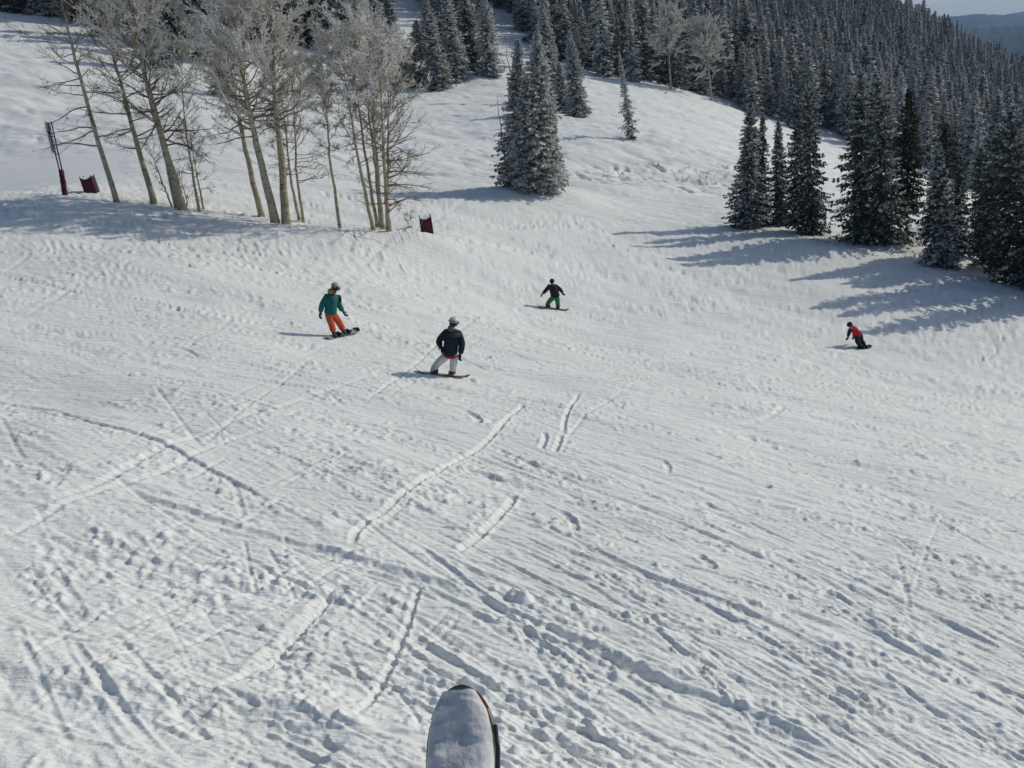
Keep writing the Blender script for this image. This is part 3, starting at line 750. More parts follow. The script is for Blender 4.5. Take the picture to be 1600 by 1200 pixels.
# ------------------------------------------------------------------ the forest
E_X = [-300, 0, 60, 240, 250, 300, 420, 480, 560, 600, 625, 645, 700, 760, 775, 800, 830, 900, 985, 1090, 1210, 1310, 1440, 1520, 1600, 2000]
E_Y = [14, 16, 22, 50, 58, 62, 62, 62, 50, 10, -5, 0, 40, 50, 20, 25, 68, 104, 130, 148, 190, 212, 262, 295, 312, 400]
FORK = []
for k in range(6):
    fm = conifer_mesh(300 + k, H=16.0, Rm=(1.9, 1.7, 2.1, 1.8, 1.6, 2.0)[k], n=170, sprays=6, frost=(.66, .82, .50, .74, .88, .42)[k], top_frost=.35, spray=.72, cross=True, ragged=.42, bare=.03, power=.85)
    z = np.linspace(-.5, 15.8, 4); fm.twigs(np.c_[0 * z[:-1], 0 * z[:-1], z[:-1]], np.c_[0 * z[1:], 0 * z[1:], z[1:]], .14, .08, 2)
    FORK.append(fm.build('spruce_tree', [M_NEEDLE, M_FROST, M_BARK, M_DUST], link=False))
def scatter_forest():
    r = np.random.default_rng(77)
    xs, ys = np.meshgrid(np.arange(-170, 480, 4.5), np.arange(120, 700, 4.5)); xs = xs.ravel() + r.uniform(-1.7, 1.7, xs.size); ys = ys.ravel() + r.uniform(-1.7, 1.7, ys.size)
    zs = ground(xs, ys, False)
    px, py, dz = project(np.c_[xs, ys, zs])
    e = np.interp(px, E_X, E_Y) + r.normal(size=px.size) * 3
    ok = (dz > 125) & (px > -200) & (px < 1850) & (py < e) & (py > -330) & (np.hypot(xs, ys) < 760)
    for q in ((1048, 140), (1112, 156)):
        h = hit(*q); ok &= np.hypot(xs - h[0], ys - h[1]) > 6.5
        ok &= ~((np.abs(px - q[0]) < 16) & (py > q[1] - 6) & (py < q[1] + 20))
    # thin it a little with distance: far trees hide each other
    ok &= r.random(px.size) < np.interp(dz, (0, 250, 700), (1, .95, .6))
    H = r.uniform(14, 20, px.size) * np.interp(dz, (0, 300, 520), (1, .95, .78)) * (1 + .12 * np.sin(xs * .07) * np.sin(ys * .05)) * (.62 + .5 * r.random(px.size) ** .7)
    return np.c_[xs, ys, zs - .1][ok], H[ok], px[ok], py[ok], dz[ok]
FX, FH, FPXX, FPY, FDZ = scatter_forest()
print('forest', len(FX))
vis = (FPXX > -10) & (FPXX < 1610) & (FPY > -8)
score = np.where(vis, FH / FDZ, 0); order = np.argsort(-score)
near_ids = order[:290]; rest = order[290:]
def forest_label(px, py):
    if px < 640: return 'rimed spruce on the hillside above the aspens', 'forest spruces above the aspens'
    if px < 1000: return 'rimed spruce in the forest edge behind the big pair in the run', 'forest spruces behind the big pair'
    if px < 1300: return 'rimed spruce in the dense forest where the far snow ends', 'forest spruces at the end of the far snow'
    return 'rimed spruce in the dense forest seen behind the dark right hand row', 'forest spruces behind the right hand row'
FOREST_OBS = []
r_ = np.random.default_rng(4)
for i in near_ids:
    k = int(r_.integers(0, 6)); o = bpy.data.objects.new('spruce_tree', FORK[k]); COL.objects.link(o)
    s = FH[i] / 16.0; o.location = FX[i]; o.rotation_euler = (r_.normal() * .015, r_.normal() * .015, r_.uniform(0, 6.28)); w_ = s * r_.uniform(.9, 1.5); o.scale = (w_, w_, s)
    lb, gr = forest_label(FPXX[i], FPY[i]); tag(o, lb, 'tree', gr); FOREST_OBS.append(o)

def instancer(name, pts, scales, obs, label):
    """one object that stands for the trees nobody could count"""
    me = bpy.data.meshes.new(name); me.vertices.add(len(pts)); me.vertices.foreach_set('co', np.asarray(pts, np.float32).ravel())
    rr = np.random.default_rng(3)
    a = me.attributes.new('tree_scale', 'FLOAT_VECTOR', 'POINT'); w_ = scales * rr.uniform(.9, 1.45, len(pts))
    a.data.foreach_set('vector', np.c_[w_, w_, scales].astype(np.float32).ravel())
    a = me.attributes.new('tree_rot', 'FLOAT_VECTOR', 'POINT'); a.data.foreach_set('vector', np.c_[rr.normal(size=len(pts)) * .015, rr.normal(size=len(pts)) * .015, rr.uniform(0, 6.28, len(pts))].astype(np.float32).ravel())
    a = me.attributes.new('tree_kind', 'INT', 'POINT'); a.data.foreach_set('value', rr.integers(0, len(obs), len(pts)).astype(np.int32))
    o = bpy.data.objects.new(name, me); COL.objects.link(o)
    ng = bpy.data.node_groups.new(name, 'GeometryNodeTree')
    ng.interface.new_socket('Geometry', in_out='INPUT', socket_type='NodeSocketGeometry'); ng.interface.new_socket('Geometry', in_out='OUTPUT', socket_type='NodeSocketGeometry')
    gi = ng.nodes.new('NodeGroupInput'); go = ng.nodes.new('NodeGroupOutput'); ip = ng.nodes.new('GeometryNodeInstanceOnPoints'); jn = ng.nodes.new('GeometryNodeJoinGeometry')
    for ob in obs:
        oi = ng.nodes.new('GeometryNodeObjectInfo'); oi.inputs['Object'].default_value = ob; oi.inputs['As Instance'].default_value = True; oi.transform_space = 'ORIGINAL'
        ng.links.new(oi.outputs['Geometry'], jn.inputs[0])
    def at(n_, t_):
        q = ng.nodes.new('GeometryNodeInputNamedAttribute'); q.data_type = t_; q.inputs['Name'].default_value = n_; return q.outputs['Attribute']
    ng.links.new(gi.outputs[0], ip.inputs['Points']); ng.links.new(jn.outputs[0], ip.inputs['Instance']); ip.inputs['Pick Instance'].default_value = True
    ng.links.new(at('tree_kind', 'INT'), ip.inputs['Instance Index']); ng.links.new(at('tree_scale', 'FLOAT_VECTOR'), ip.inputs['Scale'])
    e2r = ng.nodes.new('FunctionNodeEulerToRotation'); ng.links.new(at('tree_rot', 'FLOAT_VECTOR'), e2r.inputs[0]); ng.links.new(e2r.outputs[0], ip.inputs['Rotation'])
    ng.links.new(ip.outputs[0], go.inputs[0])
    md = o.modifiers.new('trees', 'NODES'); md.node_group = ng
    tag(o, label, kind='stuff'); return o
protos = []
for k in range(6):
    for o in FOREST_OBS:
        if o.data == FORK[k]: protos.append(o); break
instancer('conifer_forest', FX[rest], FH[rest] / 16.0, protos, 'far part of the rimed spruce forest up to the skyline')

# ------------------------------------------------------------------ aspens
def aspen(pts_px, w_px, label, group, seed, frost_from=.5, crown=1.0, bare_to=.22, reach=1.0, name='aspen_tree', nprim=None, full=1.0, bias=0.0, frosty=1.0, thick=1.0):
    r = np.random.default_rng(seed)
    b = foot(*pts_px[0]); m_ = (b @ Vector(F0)) / FPX
    P3 = [np.zeros(3)] + [np.array(top_on_plane(x, y, b.y) - b) for x, y in pts_px[1:]]
    P3 = np.array(P3); wander = r.normal(size=len(P3)) * .15; wander[0] = 0; P3[:, 1] += np.cumsum(wander) * .8
    tt = np.linspace(0, 1, len(P3)); q = np.linspace(0, 1, 22)
    C = np.c_[[np.interp(q, tt, P3[:, i]) for i in range(3)]].T
    C[1:-1] = .25 * C[:-2] + .5 * C[1:-1] + .25 * C[2:]; C[1:-1, :2] += r.normal(size=(20, 2)) * .018 
    H = C[-1, 2]; r0 = w_px * m_ / 2
    rad = r0 * (1 - .93 * q ** .9); rad[0] *= 1.18
    root = empty(name, b)
    Cb = C.copy(); Cb[0, 2] -= .25
    V, Fc = tube(Cb, rad, 9); mesh_obj('trunk', V, Fc, M_ASPEN, root, True)
    wood, rime = Tris(), Tris()
    npri = nprim or int(46 * crown)
    segs = dict(w=[], f=[]); fine = dict(w=[], f=[])
    for k in range(npri):
        s = bare_to + (1 - bare_to) * ((k + r.random()) / npri) ** .82
        o = np.array([np.interp(s, q, C[:, i]) for i in range(3)]); rr = np.interp(s, q, rad)
        a = r.uniform(0, 6.28) + 0.0; 
        if bias: a = a if r.random() > abs(bias) else (0 if bias > 0 else math.pi) + r.normal() * .6
        rise = math.radians(r.normal() * 10 + (8 + 45 * max(s - .35, 0)))
        l = reach * H * r.uniform(.10, .20) * (1.0 if s < .75 else (1.35 - .9 * (s - .35))) 
        n = 6; d = np.array((math.cos(a) * math.cos(rise), math.sin(a) * math.cos(rise), math.sin(rise)))
        path = [o]
        for j in range(n):
            d = d + r.normal(size=3) * .17 + np.array((0, 0, (.10 if s > .45 else -.02))); d /= np.linalg.norm(d); path.append(path[-1] + d * l / n)
        path = np.array(path); br = min(max(rr * .42, .014), .055) * np.linspace(1, .25, n + 1)
        fro = min(max((s - frost_from) / .22 + .5 * r.normal() * .5, 0), 1) * frosty
        fr = r.random() < fro
        for j in range(n): segs['f' if (fr and j > 2) else 'w'].append((path[j], path[j + 1], br[j] + (.008 if fr and j > 2 else 0), br[j + 1] + (.008 if fr and j > 2 else 0)))
        for e in range(int((10 if s > .4 else 8) * full)):
            u = r.uniform(.2, 1.0) * n; j = min(int(u), n - 1); p0 = path[j] + (path[j + 1] - path[j]) * (u - j)
            dd = d * .4 + (path[j + 1] - path[j]) / (l / n) + r.normal(size=3) * .62 + np.array((0, 0, .12)); dd /= np.linalg.norm(dd)
            l2 = l * r.uniform(.18, .42); p1 = p0 + dd * l2 * .5; dd2 = dd + r.normal(size=3) * .25; p2 = p1 + dd2 / np.linalg.norm(dd2) * l2 * .5
            f2 = r.random() < fro * 1.05
            ra = (.016 if f2 else .009) * thick
            K = 'f' if f2 else 'w'
            segs[K] += [(p0, p1, ra, ra * .8), (p1, p2, ra * .8, ra * .5)]
            for g in range(int((11 if f2 else 6) * full)):
                v = r.uniform(.1, 1); p = p0 + (p1 - p0) * v * 2 if v < .5 else p1 + (p2 - p1) * (v * 2 - 1)
                d3 = dd + r.normal(size=3) * .75 + np.array((0, 0, .1)); d3 /= np.linalg.norm(d3); l3 = r.uniform(.12, .38) * (1.0 if not f2 else .8)
                ra3 = (.019 if f2 else .0065) * thick
                fine[K].append((p, p + d3 * l3, ra3))
                if f2:
                    pm = p + d3 * l3 * .6; d4 = d3 + r.normal(size=3) * .8; fine[K].append((pm, pm + d4 / np.linalg.norm(d4) * .14, .018 * thick))
    for K, T, mt, nm in (('w', wood, M_TWIG, 'branches'), ('f', rime, M_RIME, 'rimed_crown')):
        if not segs[K]: continue
        A = segs[K]; T.twigs([s_[0] for s_ in A], [s_[1] for s_ in A], np.array([s_[2] for s_ in A]), np.array([s_[3] for s_ in A]), 0)
        if fine[K]: A = fine[K]; T.ribbons([s_[0] for s_ in A], [s_[1] for s_ in A], np.array([s_[2] for s_ in A]), 0)
        tag(T.build(nm, [mt], root), kind='stuff')
    tag(root, label, 'tree', group)
    return root
ga = 'leafless aspens in the rimed grove on the left'
aspen([(185, 323), (150, 215), (118, 100), (100, 20), (92, -30)], 9, 'leftmost aspen of the grove, leaning left beside the padded box', ga, 1, .85, 1.1, .2, 1.35, full=.9, bias=-.25)
aspen([(243, 326), (215, 225), (190, 130), (172, 50), (160, -30)], 10, 'second aspen from the left, a single leaning trunk', ga, 2, .55, 1.15, .22, 1.25)
aspen([(290, 341), (262, 235), (238, 150), (212, 50), (200, -50)], 14, 'thickest trunk of the left aspen group, right stem of the double', ga, 3, .5, 1.3, .25, 1.4)
aspen([(280, 337), (256, 232), (230, 150), (218, 60), (212, -40)], 9, 'left stem of the double aspen trunk in the left group', ga, 4, .5, 1.1, .3, 1.3)
aspen([(271, 332), (250, 270), (232, 222)], 3.5, 'spindly leaning sapling at the foot of the double aspen', ga, 5, 1.2, .35, .2, 1.2, full=.6, name='aspen_sapling')
aspen([(313, 340), (298, 265), (288, 180), (285, 90)], 5, 'thin straight aspen right of the double trunk', ga, 6, .8, .8, .25, .9, full=.7)
aspen([(320, 333), (307, 270), (297, 215)], 3.5, 'short twiggy sapling right of the thin straight aspen', ga, 7, 1.2, .5, .12, 2.2, full=.7, name='aspen_sapling')
aspen([(295, 329), (290, 300), (284, 272)], 2.5, 'knee high bush between the double trunk and the thin aspen', ga, 8, 1.2, .3, .1, 2.6, full=.5, name='aspen_sapling')
aspen([(410, 341), (385, 245), (372, 170), (355, 60), (345, -40)], 10, 'slimmer aspen at the left of the middle group', ga, 9, .36, 1.3, .33, 1.5)
aspen([(433, 360), (408, 250), (390, 170), (372, 70), (362, -60)], 14, 'pale thick aspen, left of the two big trunks in the middle group', ga, 10, .34, 1.4, .36, 1.6, full=1.05)
aspen([(449, 361), (440, 260), (429, 170), (424, 60), (416, -60)], 14, 'pale upright thick aspen, right of the two big middle trunks', ga, 11, .36, 1.4, .38, 1.5, full=1.05)
aspen([(468, 347), (452, 270), (445, 200), (430, 90)], 5.5, 'slender aspen directly right of the two big middle trunks', ga, 12, .6, .8, .3, 1.0)
aspen([(474, 349), (464, 260), (462, 180), (458, 110)], 5, 'branchy thin aspen right of the middle group with spreading limbs', ga, 13, .8, .9, .2, 1.7, bias=.3)
aspen([(533, 367), (516, 250), (511, 165), (505, 70)], 5.5, 'lone thin aspen in the gap between the middle and right groups', ga, 14, .55, .7, .35, .8)
aspen([(586, 374), (560, 250), (542, 140), (528, 50)], 6.5, 'leaning aspen at the left of the right hand group', ga, 15, .55, .75, .3, 1.0, full=.85)
aspen([(591, 366), (572, 250), (557, 150), (548, 40)], 6, 'aspen behind the leaning one of the right hand group', ga, 16, .55, .75, .35, 1.0, full=.85)
aspen([(601, 371), (590, 270), (582, 160), (575, 30)], 7.5, 'aspen in the middle of the right hand group', ga, 17, .55, .8, .3, 1.05, bias=.15, full=.85)
aspen([(610, 379), (602, 280), (597, 180), (590, 60)], 8.5, 'front aspen of the right hand group with low limbs reaching right', ga, 18, .62, 1.2, .10, 1.45, bias=.4, full=1.0)
aspen([(597, 366), (585, 250), (575, 170), (566, 60)], 6, 'thin aspen crossing behind the right hand group', ga, 19, .55, .7, .35, 1.0, full=.85)
aspen([(606, 365), (606, 260), (606, 170), (604, 90)], 6, 'straight aspen at the right rear of the right hand group', ga, 20, .68, 1.0, .2, 1.3, bias=.35, full=.9)
aspen([(634, 373), (637, 355), (640, 333)], 2.0, 'small leafless shrub in the snow left of the red padded box', None, 21, 1.3, .25, .15, 2.2, full=.5, name='shrub')
aspen([(649, 373), (657, 354), (664, 335)], 1.2, 'thin bare stick leaning beside the red padded box', None, 22, 1.3, .1, .5, .8, full=.25, name='bare_sapling', nprim=3)
aspen([(1048, 140), (1046, 98), (1045, 62), (1044, 28)], 4, 'round crowned rimed aspen at the forest edge, left of two', 'rimed aspens at the forest edge', 23, .25, 1.9, .4, 1.8, full=1.35, thick=4.2)
aspen([(1112, 156), (1108, 116), (1104, 80), (1102, 44)], 4, 'round crowned rimed aspen at the forest edge, right of two', 'rimed aspens at the forest edge', 24, .25, 1.9, .4, 1.9, full=1.35, thick=4.2)

def brush(px, py, hpx, n, label, name='dry_shrub', spread=.6, seed=0):
    b = foot(px, py); m_ = (b @ Vector(F0)) / FPX; r = np.random.default_rng(seed + int(px)); T = Tris()
    for k in range(n):
        o = np.array((r.normal() * .3 * spread, r.normal() * .3 * spread, -.05)); h = hpx * m_ * r.uniform(.5, 1.1)
        d = np.array((r.normal() * .5 * spread, r.normal() * .5 * spread, 1)); d /= np.linalg.norm(d); e = o + d * h
        T.twigs(o, e, .012, .005, 0)
        for j in range(5):
            p = o + (e - o) * r.uniform(.3, .95); d2 = d + r.normal(size=3) * .6; T.twigs(p, p + d2 / np.linalg.norm(d2) * h * .3, .007, .003, 0)
    o_ = T.build(name, [M_BRUSH]); o_.location = b; tag(o_, label, 'shrub'); return o_
M_BRUSH = noise_mat('dry_stems', [(.3, (.20, .165, .11)), (.7, (.36, .31, .23))], scale=4, rough=.9)
brush(1066, 282, 20, 22, 'wispy tan shrub poking out of the churned snow, left of two', spread=1.3)
brush(1096, 284, 22, 26, 'wispy tan shrub poking out of the churned snow, right of two', spread=1.3)
brush(1432, 392, 34, 30, 'tan brush at the foot of the olive fir', spread=1.2)
brush(1522, 395, 50, 34, 'tall tan brush between the dark spruces on the right', spread=1.0)
brush(1292, 388, 22, 26, 'dry brush under the spike topped spruce', spread=1.6)
brush(1405, 386, 24, 20, 'low dry brush left of the bare fir trunk', spread=1.4)

# ------------------------------------------------------------------ people
M_SKIN = mat('skin', (.55, .33, .24), .5)
def cloth(name, c, rough=.75):
    return noise_mat(name, [(.3, tuple(x * .8 for x in c)), (.7, tuple(min(x * 1.15, .9) for x in c))], scale=14, rough=rough, bump=.5, bump_dist=.02)
def skin_obj(name, nodes, edges, root, m, sub=2, root_node=0):
    """one continuous surface grown round a skeleton: nodes are (position, radius or (rx, ry))"""
    me = bpy.data.meshes.new(name); me.from_pydata([tuple(p) for p, _ in nodes], edges, [])
    o = bpy.data.objects.new(name, me); COL.objects.link(o)
    sk = o.modifiers.new('s', 'SKIN'); sk.use_smooth_shade = True
    sv = me.skin_vertices[0].data
    for i, (_, r_) in enumerate(nodes): sv[i].radius = r_ if isinstance(r_, tuple) else (r_, r_); sv[i].use_root = (i == root_node)
    sb = o.modifiers.new('b', 'SUBSURF'); sb.levels = sb.render_levels = sub
    dg = bpy.context.evaluated_depsgraph_get(); dg.update()
    nm = bpy.data.meshes.new_from_object(o.evaluated_get(dg)); nm.name = name
    o.modifiers.clear(); o.data = nm; bpy.data.meshes.remove(me)
    nm.materials.clear(); nm.materials.append(m)
    for p in nm.polygons: p.use_smooth = True
    o.parent = root; return o
def ellipsoid(name, c, rad, m, root, rot=None, cut=None, seg=20, rings=14, dent=None):
    bm = bmesh.new(); bmesh.ops.create_uvsphere(bm, u_segments=seg, v_segments=rings, radius=1)
    if cut is not None: bmesh.ops.delete(bm, geom=[v for v in bm.verts if cut(v.co)], context='VERTS')
    for v in bm.verts: v.co = Vector((v.co.x * rad[0], v.co.y * rad[1], v.co.z * rad[2]))
    M = (rot.to_matrix().to_4x4() if rot else Matrix.Identity(4)); M.translation = Vector(c)
    bm.transform(M)
    me = bpy.data.meshes.new(name); bm.to_mesh(me); bm.free(); me.materials.append(m)
    for p in me.polygons: p.use_smooth = True
    o = bpy.data.objects.new(name, me); COL.objects.link(o); o.parent = root
    if cut is not None: s_ = o.modifiers.new('t', 'SOLIDIFY'); s_.thickness = .012
    return o

def glove(name, wrist, hand_dir, curl, m, root, s=1.0):
    """palm, four unequal fingers and a thumb, slightly curled, grown as one skin"""
    d = Vector(hand_dir).normalized(); c = Vector(curl); c = (c - d * c.dot(d)).normalized(); w = d.cross(c)
    n = [(wrist - d * .03 * s, .042 * s), (wrist + d * .035 * s, (.046 * s, .034 * s)), (wrist + d * .085 * s, (.050 * s, .030 * s))]; e = [(0, 1), (1, 2)]
    for k, (off, ln) in enumerate(((-.036, .068), (-.012, .082), (.013, .076), (.036, .058))):
        b = wrist + d * .10 * s + w * off * s; i = len(n)
        n += [(b, .017 * s), (b + (d * .45 * ln + c * .008) * s, .0165 * s), (b + (d * .75 * ln + c * .45 * ln) * s, .0145 * s), (b + (d * .85 * ln + c * .85 * ln) * s, .012 * s)]
        e += [(2, i), (i, i + 1), (i + 1, i + 2), (i + 2, i + 3)]
    i = len(n); b = wrist + d * .03 * s - w * .045 * s
    n += [(b, .019 * s), (b + (d * .035 - w * .025 + c * .01) * s, .018 * s), (b + (d * .065 - w * .022 + c * .03) * s, .015 * s)]
    e += [(1, i), (i, i + 1), (i + 1, i + 2)]
    return skin_obj(name, n, e, root, m, 1)

def boot(name, ankle, toe_dir, up, m, root, s=1.0):
    t = Vector(toe_dir).normalized(); u = Vector(up).normalized()
    n = [(ankle + u * .14 * s, .072 * s), (ankle + u * .02 * s, .070 * s), (ankle - u * .05 * s - t * .05 * s, (.062 * s, .052 * s)), (ankle - u * .06 * s + t * .07 * s, (.058 * s, .045 * s)), (ankle - u * .07 * s + t * .18 * s, (.050 * s, .034 * s))]
    return skin_obj(name, n, [(0, 1), (1, 2), (1, 3), (3, 4)], root, m, 2)

def person(J, spec, label, group='snowboarders riding down the run'):
    """J: joints as (pixel x, pixel y, metres farther away than the feet)"""
    f = foot(*J['foot']); y0 = f.y
    def W(k):
        px, py, off = J[k]; d = ray(px, py); return Vector(d * ((y0 + off) / d[1]))
    root = empty('person', f); p = {k: W(k) - f for k in J if k not in ('foot', 'board')}
    s = spec.get('size', 1.0)
    neck, pel, head = p['neck'], p['pelvis'], p['head']
    axis = (neck - pel).normalized()
    chest = pel.lerp(neck, .68); waist = pel.lerp(neck, .35)
    face = Vector(spec['face']).normalized()
    # ---- the body under the clothes, one surface from crown to soles
    def body_nodes(inf=0.0, kk=1.0):
        n = [(pel, (.13 * s * kk, .11 * s * kk)), (waist, (.125 * s * kk, .105 * s * kk)), (chest, (.145 * s * kk, .12 * s * kk)), (neck, .058 * s), (neck.lerp(head, .6), .062 * s), (head, .092 * s), (head + (head - neck).normalized() * .07 * s, .075 * s), (head + face * .055 * s - (head - neck).normalized() * .02 * s, .055 * s), (head + face * .115 * s - (head - neck).normalized() * .012 * s, .014 * s)]
        e = [(0, 1), (1, 2), (2, 3), (3, 4), (4, 5), (5, 6), (5, 7), (7, 8)]
        for sd in 'lr':
            i = len(n); n += [(p['sh' + sd], .062 * s), (p['el' + sd], .042 * s), (p['ha' + sd], .030 * s)]; e += [(2, i), (i, i + 1), (i + 1, i + 2)]
            i = len(n); n += [(p['hip' + sd], .088 * s), (p['kn' + sd], .060 * s), (p['an' + sd] + Vector((0, 0, .02)), .045 * s), (p['an' + sd] + Vector((0, 0, -.03)), .048 * s)]; e += [(0, i), (i, i + 1), (i + 1, i + 2), (i + 2, i + 3)]
        return n, e
    n, e = body_nodes(); skin_obj('body', n, e, root, M_SKIN, 1)
    # ---- trousers
    pr = spec.get('leg_r', .095) * s * 1.22
    n = [(pel + axis * .08, (.17 * s, .145 * s)), (pel - axis * .02, (.19 * s, .155 * s))]; e = [(0, 1)]
    for sd in 'lr':
        hi, kn, an = p['hip' + sd], p['kn' + sd], p['an' + sd]
        i = len(n); n += [(hi, pr * 1.22), (hi.lerp(kn, .5), pr * 1.14), (kn, pr), (kn.lerp(an, .5), pr * .98), (an.lerp(kn, .12), pr * 1.05)]
        e += [(1, i), (i, i + 1), (i + 1, i + 2), (i + 2, i + 3), (i + 3, i + 4)]
    tr = skin_obj('trousers', n, e, root, spec['trousers'], 2, 0)
    # ---- jacket: torso flaring to the hem, sleeves
    jr = spec.get('jacket_r', 1.0) * s * 1.28; hem = pel - axis * spec.get('hem', .12)
    n = [(hem, (.205 * jr, .165 * jr)), (pel.lerp(neck, .12), (.19 * jr, .155 * jr)), (waist, (.178 * jr, .145 * jr)), (chest, (.185 * jr, .145 * jr)), (pel.lerp(neck, .9), (.13 * jr, .105 * jr)), (neck, .080 * jr)]
    e = [(0, 1), (1, 2), (2, 3), (3, 4), (4, 5)]
    for sd in 'lr':
        sh, el, ha = p['sh' + sd], p['el' + sd], p['ha' + sd]
        i = len(n); n += [(sh, .088 * jr), (sh.lerp(el, .5), .080 * jr), (el, .072 * jr), (el.lerp(ha, .5), .064 * jr), (el.lerp(ha, .86), .056 * jr)]
        e += [(3, i), (i, i + 1), (i + 1, i + 2), (i + 2, i + 3), (i + 3, i + 4)]
        ms = spec.get('sleeves')
    jk = skin_obj('jacket', n, e, root, spec['jacket'], 2, 3)
    if spec.get('sleeves'):
        for sd in 'lr':
            sh, el, ha = p['sh' + sd], p['el' + sd], p['ha' + sd]
            c = skin_obj('sleeve', [(sh.lerp(el, .05), .094 * jr), (sh.lerp(el, .5), .086 * jr), (el, .078 * jr), (el.lerp(ha, .5), .070 * jr), (el.lerp(ha, .9), .061 * jr)], [(0, 1), (1, 2), (2, 3), (3, 4)], root, spec['sleeves'], 2)
            c['label'] = 'dark sleeve'
    if spec.get('trim'):
        V = []; Fc = []; u = axis.cross(Vector((0, 1, 0))).normalized(); v = axis.cross(u)
        for rr, dz in ((.150, -.02), (.172, -.02), (.178, .05), (.155, .05)):
            for k in range(24):
                a = k / 24 * 2 * math.pi; V.append(hem + axis * (dz + .015) + (u * math.cos(a) * rr + v * math.sin(a) * rr * .82) * jr * .93)
        for q in range(4):
            for k in range(24): Fc.append((q * 24 + k, q * 24 + (k + 1) % 24, ((q + 1) % 4) * 24 + (k + 1) % 24, ((q + 1) % 4) * 24 + k))
        mesh_obj('hem_trim', V, Fc, spec['trim'], root, True)
    if spec.get('yoke'):
        q = axis.to_track_quat('Z', 'Y')
        o = ellipsoid('shoulder_panel', pel.lerp(neck, .80) + (p['shr'] - p['shl']) * .16, (.165 * jr, .15 * jr, .070 * jr), spec['yoke'], root, q)
    if spec.get('hood'):
        q = (neck - pel).to_track_quat('Z', 'Y')
        o = ellipsoid('hood', neck + (head - neck) * .12 - face * .055 * s, (.125 * s, .10 * s, .11 * s), spec['hood'], root, q)
    if spec.get('scarf'): ellipsoid('neck_warmer', neck + (head - neck) * .25 + face * .05 * s, (.075 * s, .075 * s, .06 * s), spec['scarf'], root)
    # ---- hands, feet, head
    for sd in 'lr':
        d = (p['ha' + sd] - p['el' + sd]).normalized(); glove('glove', p['ha' + sd] - d * .03, d, spec.get('curl', (0, 0, -1)) if abs(d.z) < .8 else (face.x, face.y, 0), spec['glove'], root, 1.2 * s)
        boot('boot', p['an' + sd] + Vector((0, 0, -.01)), spec['toe'], (p['kn' + sd] - p['an' + sd]).normalized() * .5 + Vector((0, 0, .5)), spec.get('boot_' + sd, spec['boot']), root, s)
    up = (head - neck).normalized(); fy = (face - up * face.dot(up)).normalized(); fx = fy.cross(up)
    q = Matrix((fx, fy, up)).transposed().to_quaternion()
    hc = head + up * .03 * s
    hs = spec.get('head_r', 1.1) * s
    if spec.get('helmet'):
        hm = ellipsoid('helmet', hc, (.128 * hs, .150 * hs, .135 * hs), spec['helmet'], root, q, cut=lambda c: c.z < -.42 or (c.y > .45 and c.z < .22))
        ellipsoid('ear_pad', hc - up * .065 * s - fy * .01, (.118 * hs, .105 * hs, .06 * hs), M_BLACK, root, q)
        # goggles: a curved lens and its frame, held by a strap
        ellipsoid('goggles', hc + fy * .082 * s - up * .012 * s, (.092 * hs, .062 * hs, .050 * hs), spec.get('lens', M_LENS), root, q, cut=lambda c: c.y < -.1)
        V, Fc = [], []
        for rr, dz in ((1.03, -.012), (1.03, .016)):
            for k in range(28):
                a = k / 28 * 2 * math.pi; V.append(hc - up * (.004) * s + up * dz + fx * math.cos(a) * .128 * hs * rr + fy * math.sin(a) * .150 * hs * rr)
        for k in range(28): Fc.append((k, (k + 1) % 28, 28 + (k + 1) % 28, 28 + k))
        st = mesh_obj('goggle_strap', V, Fc, M_BLACK, root, True); st.modifiers.new('t', 'SOLIDIFY').thickness = .006
    else:
        ellipsoid('beanie', hc, (.115 * hs, .128 * hs, .128 * hs), spec['cap'], root, q, cut=lambda c: c.z < -.35 or (c.y > .55 and c.z < .1))
        ellipsoid('goggles', hc + fy * .075 * s - up * .02 * s, (.082 * hs, .05 * hs, .040 * hs), M_LENS, root, q, cut=lambda c: c.y < -.1)
        ellipsoid('hair', hc - fy * .035 * s - up * .045 * s, (.098 * hs, .075 * hs, .08 * hs), M_HAIR, root, q)
    tag(root, label, 'person', group)
    return f, p

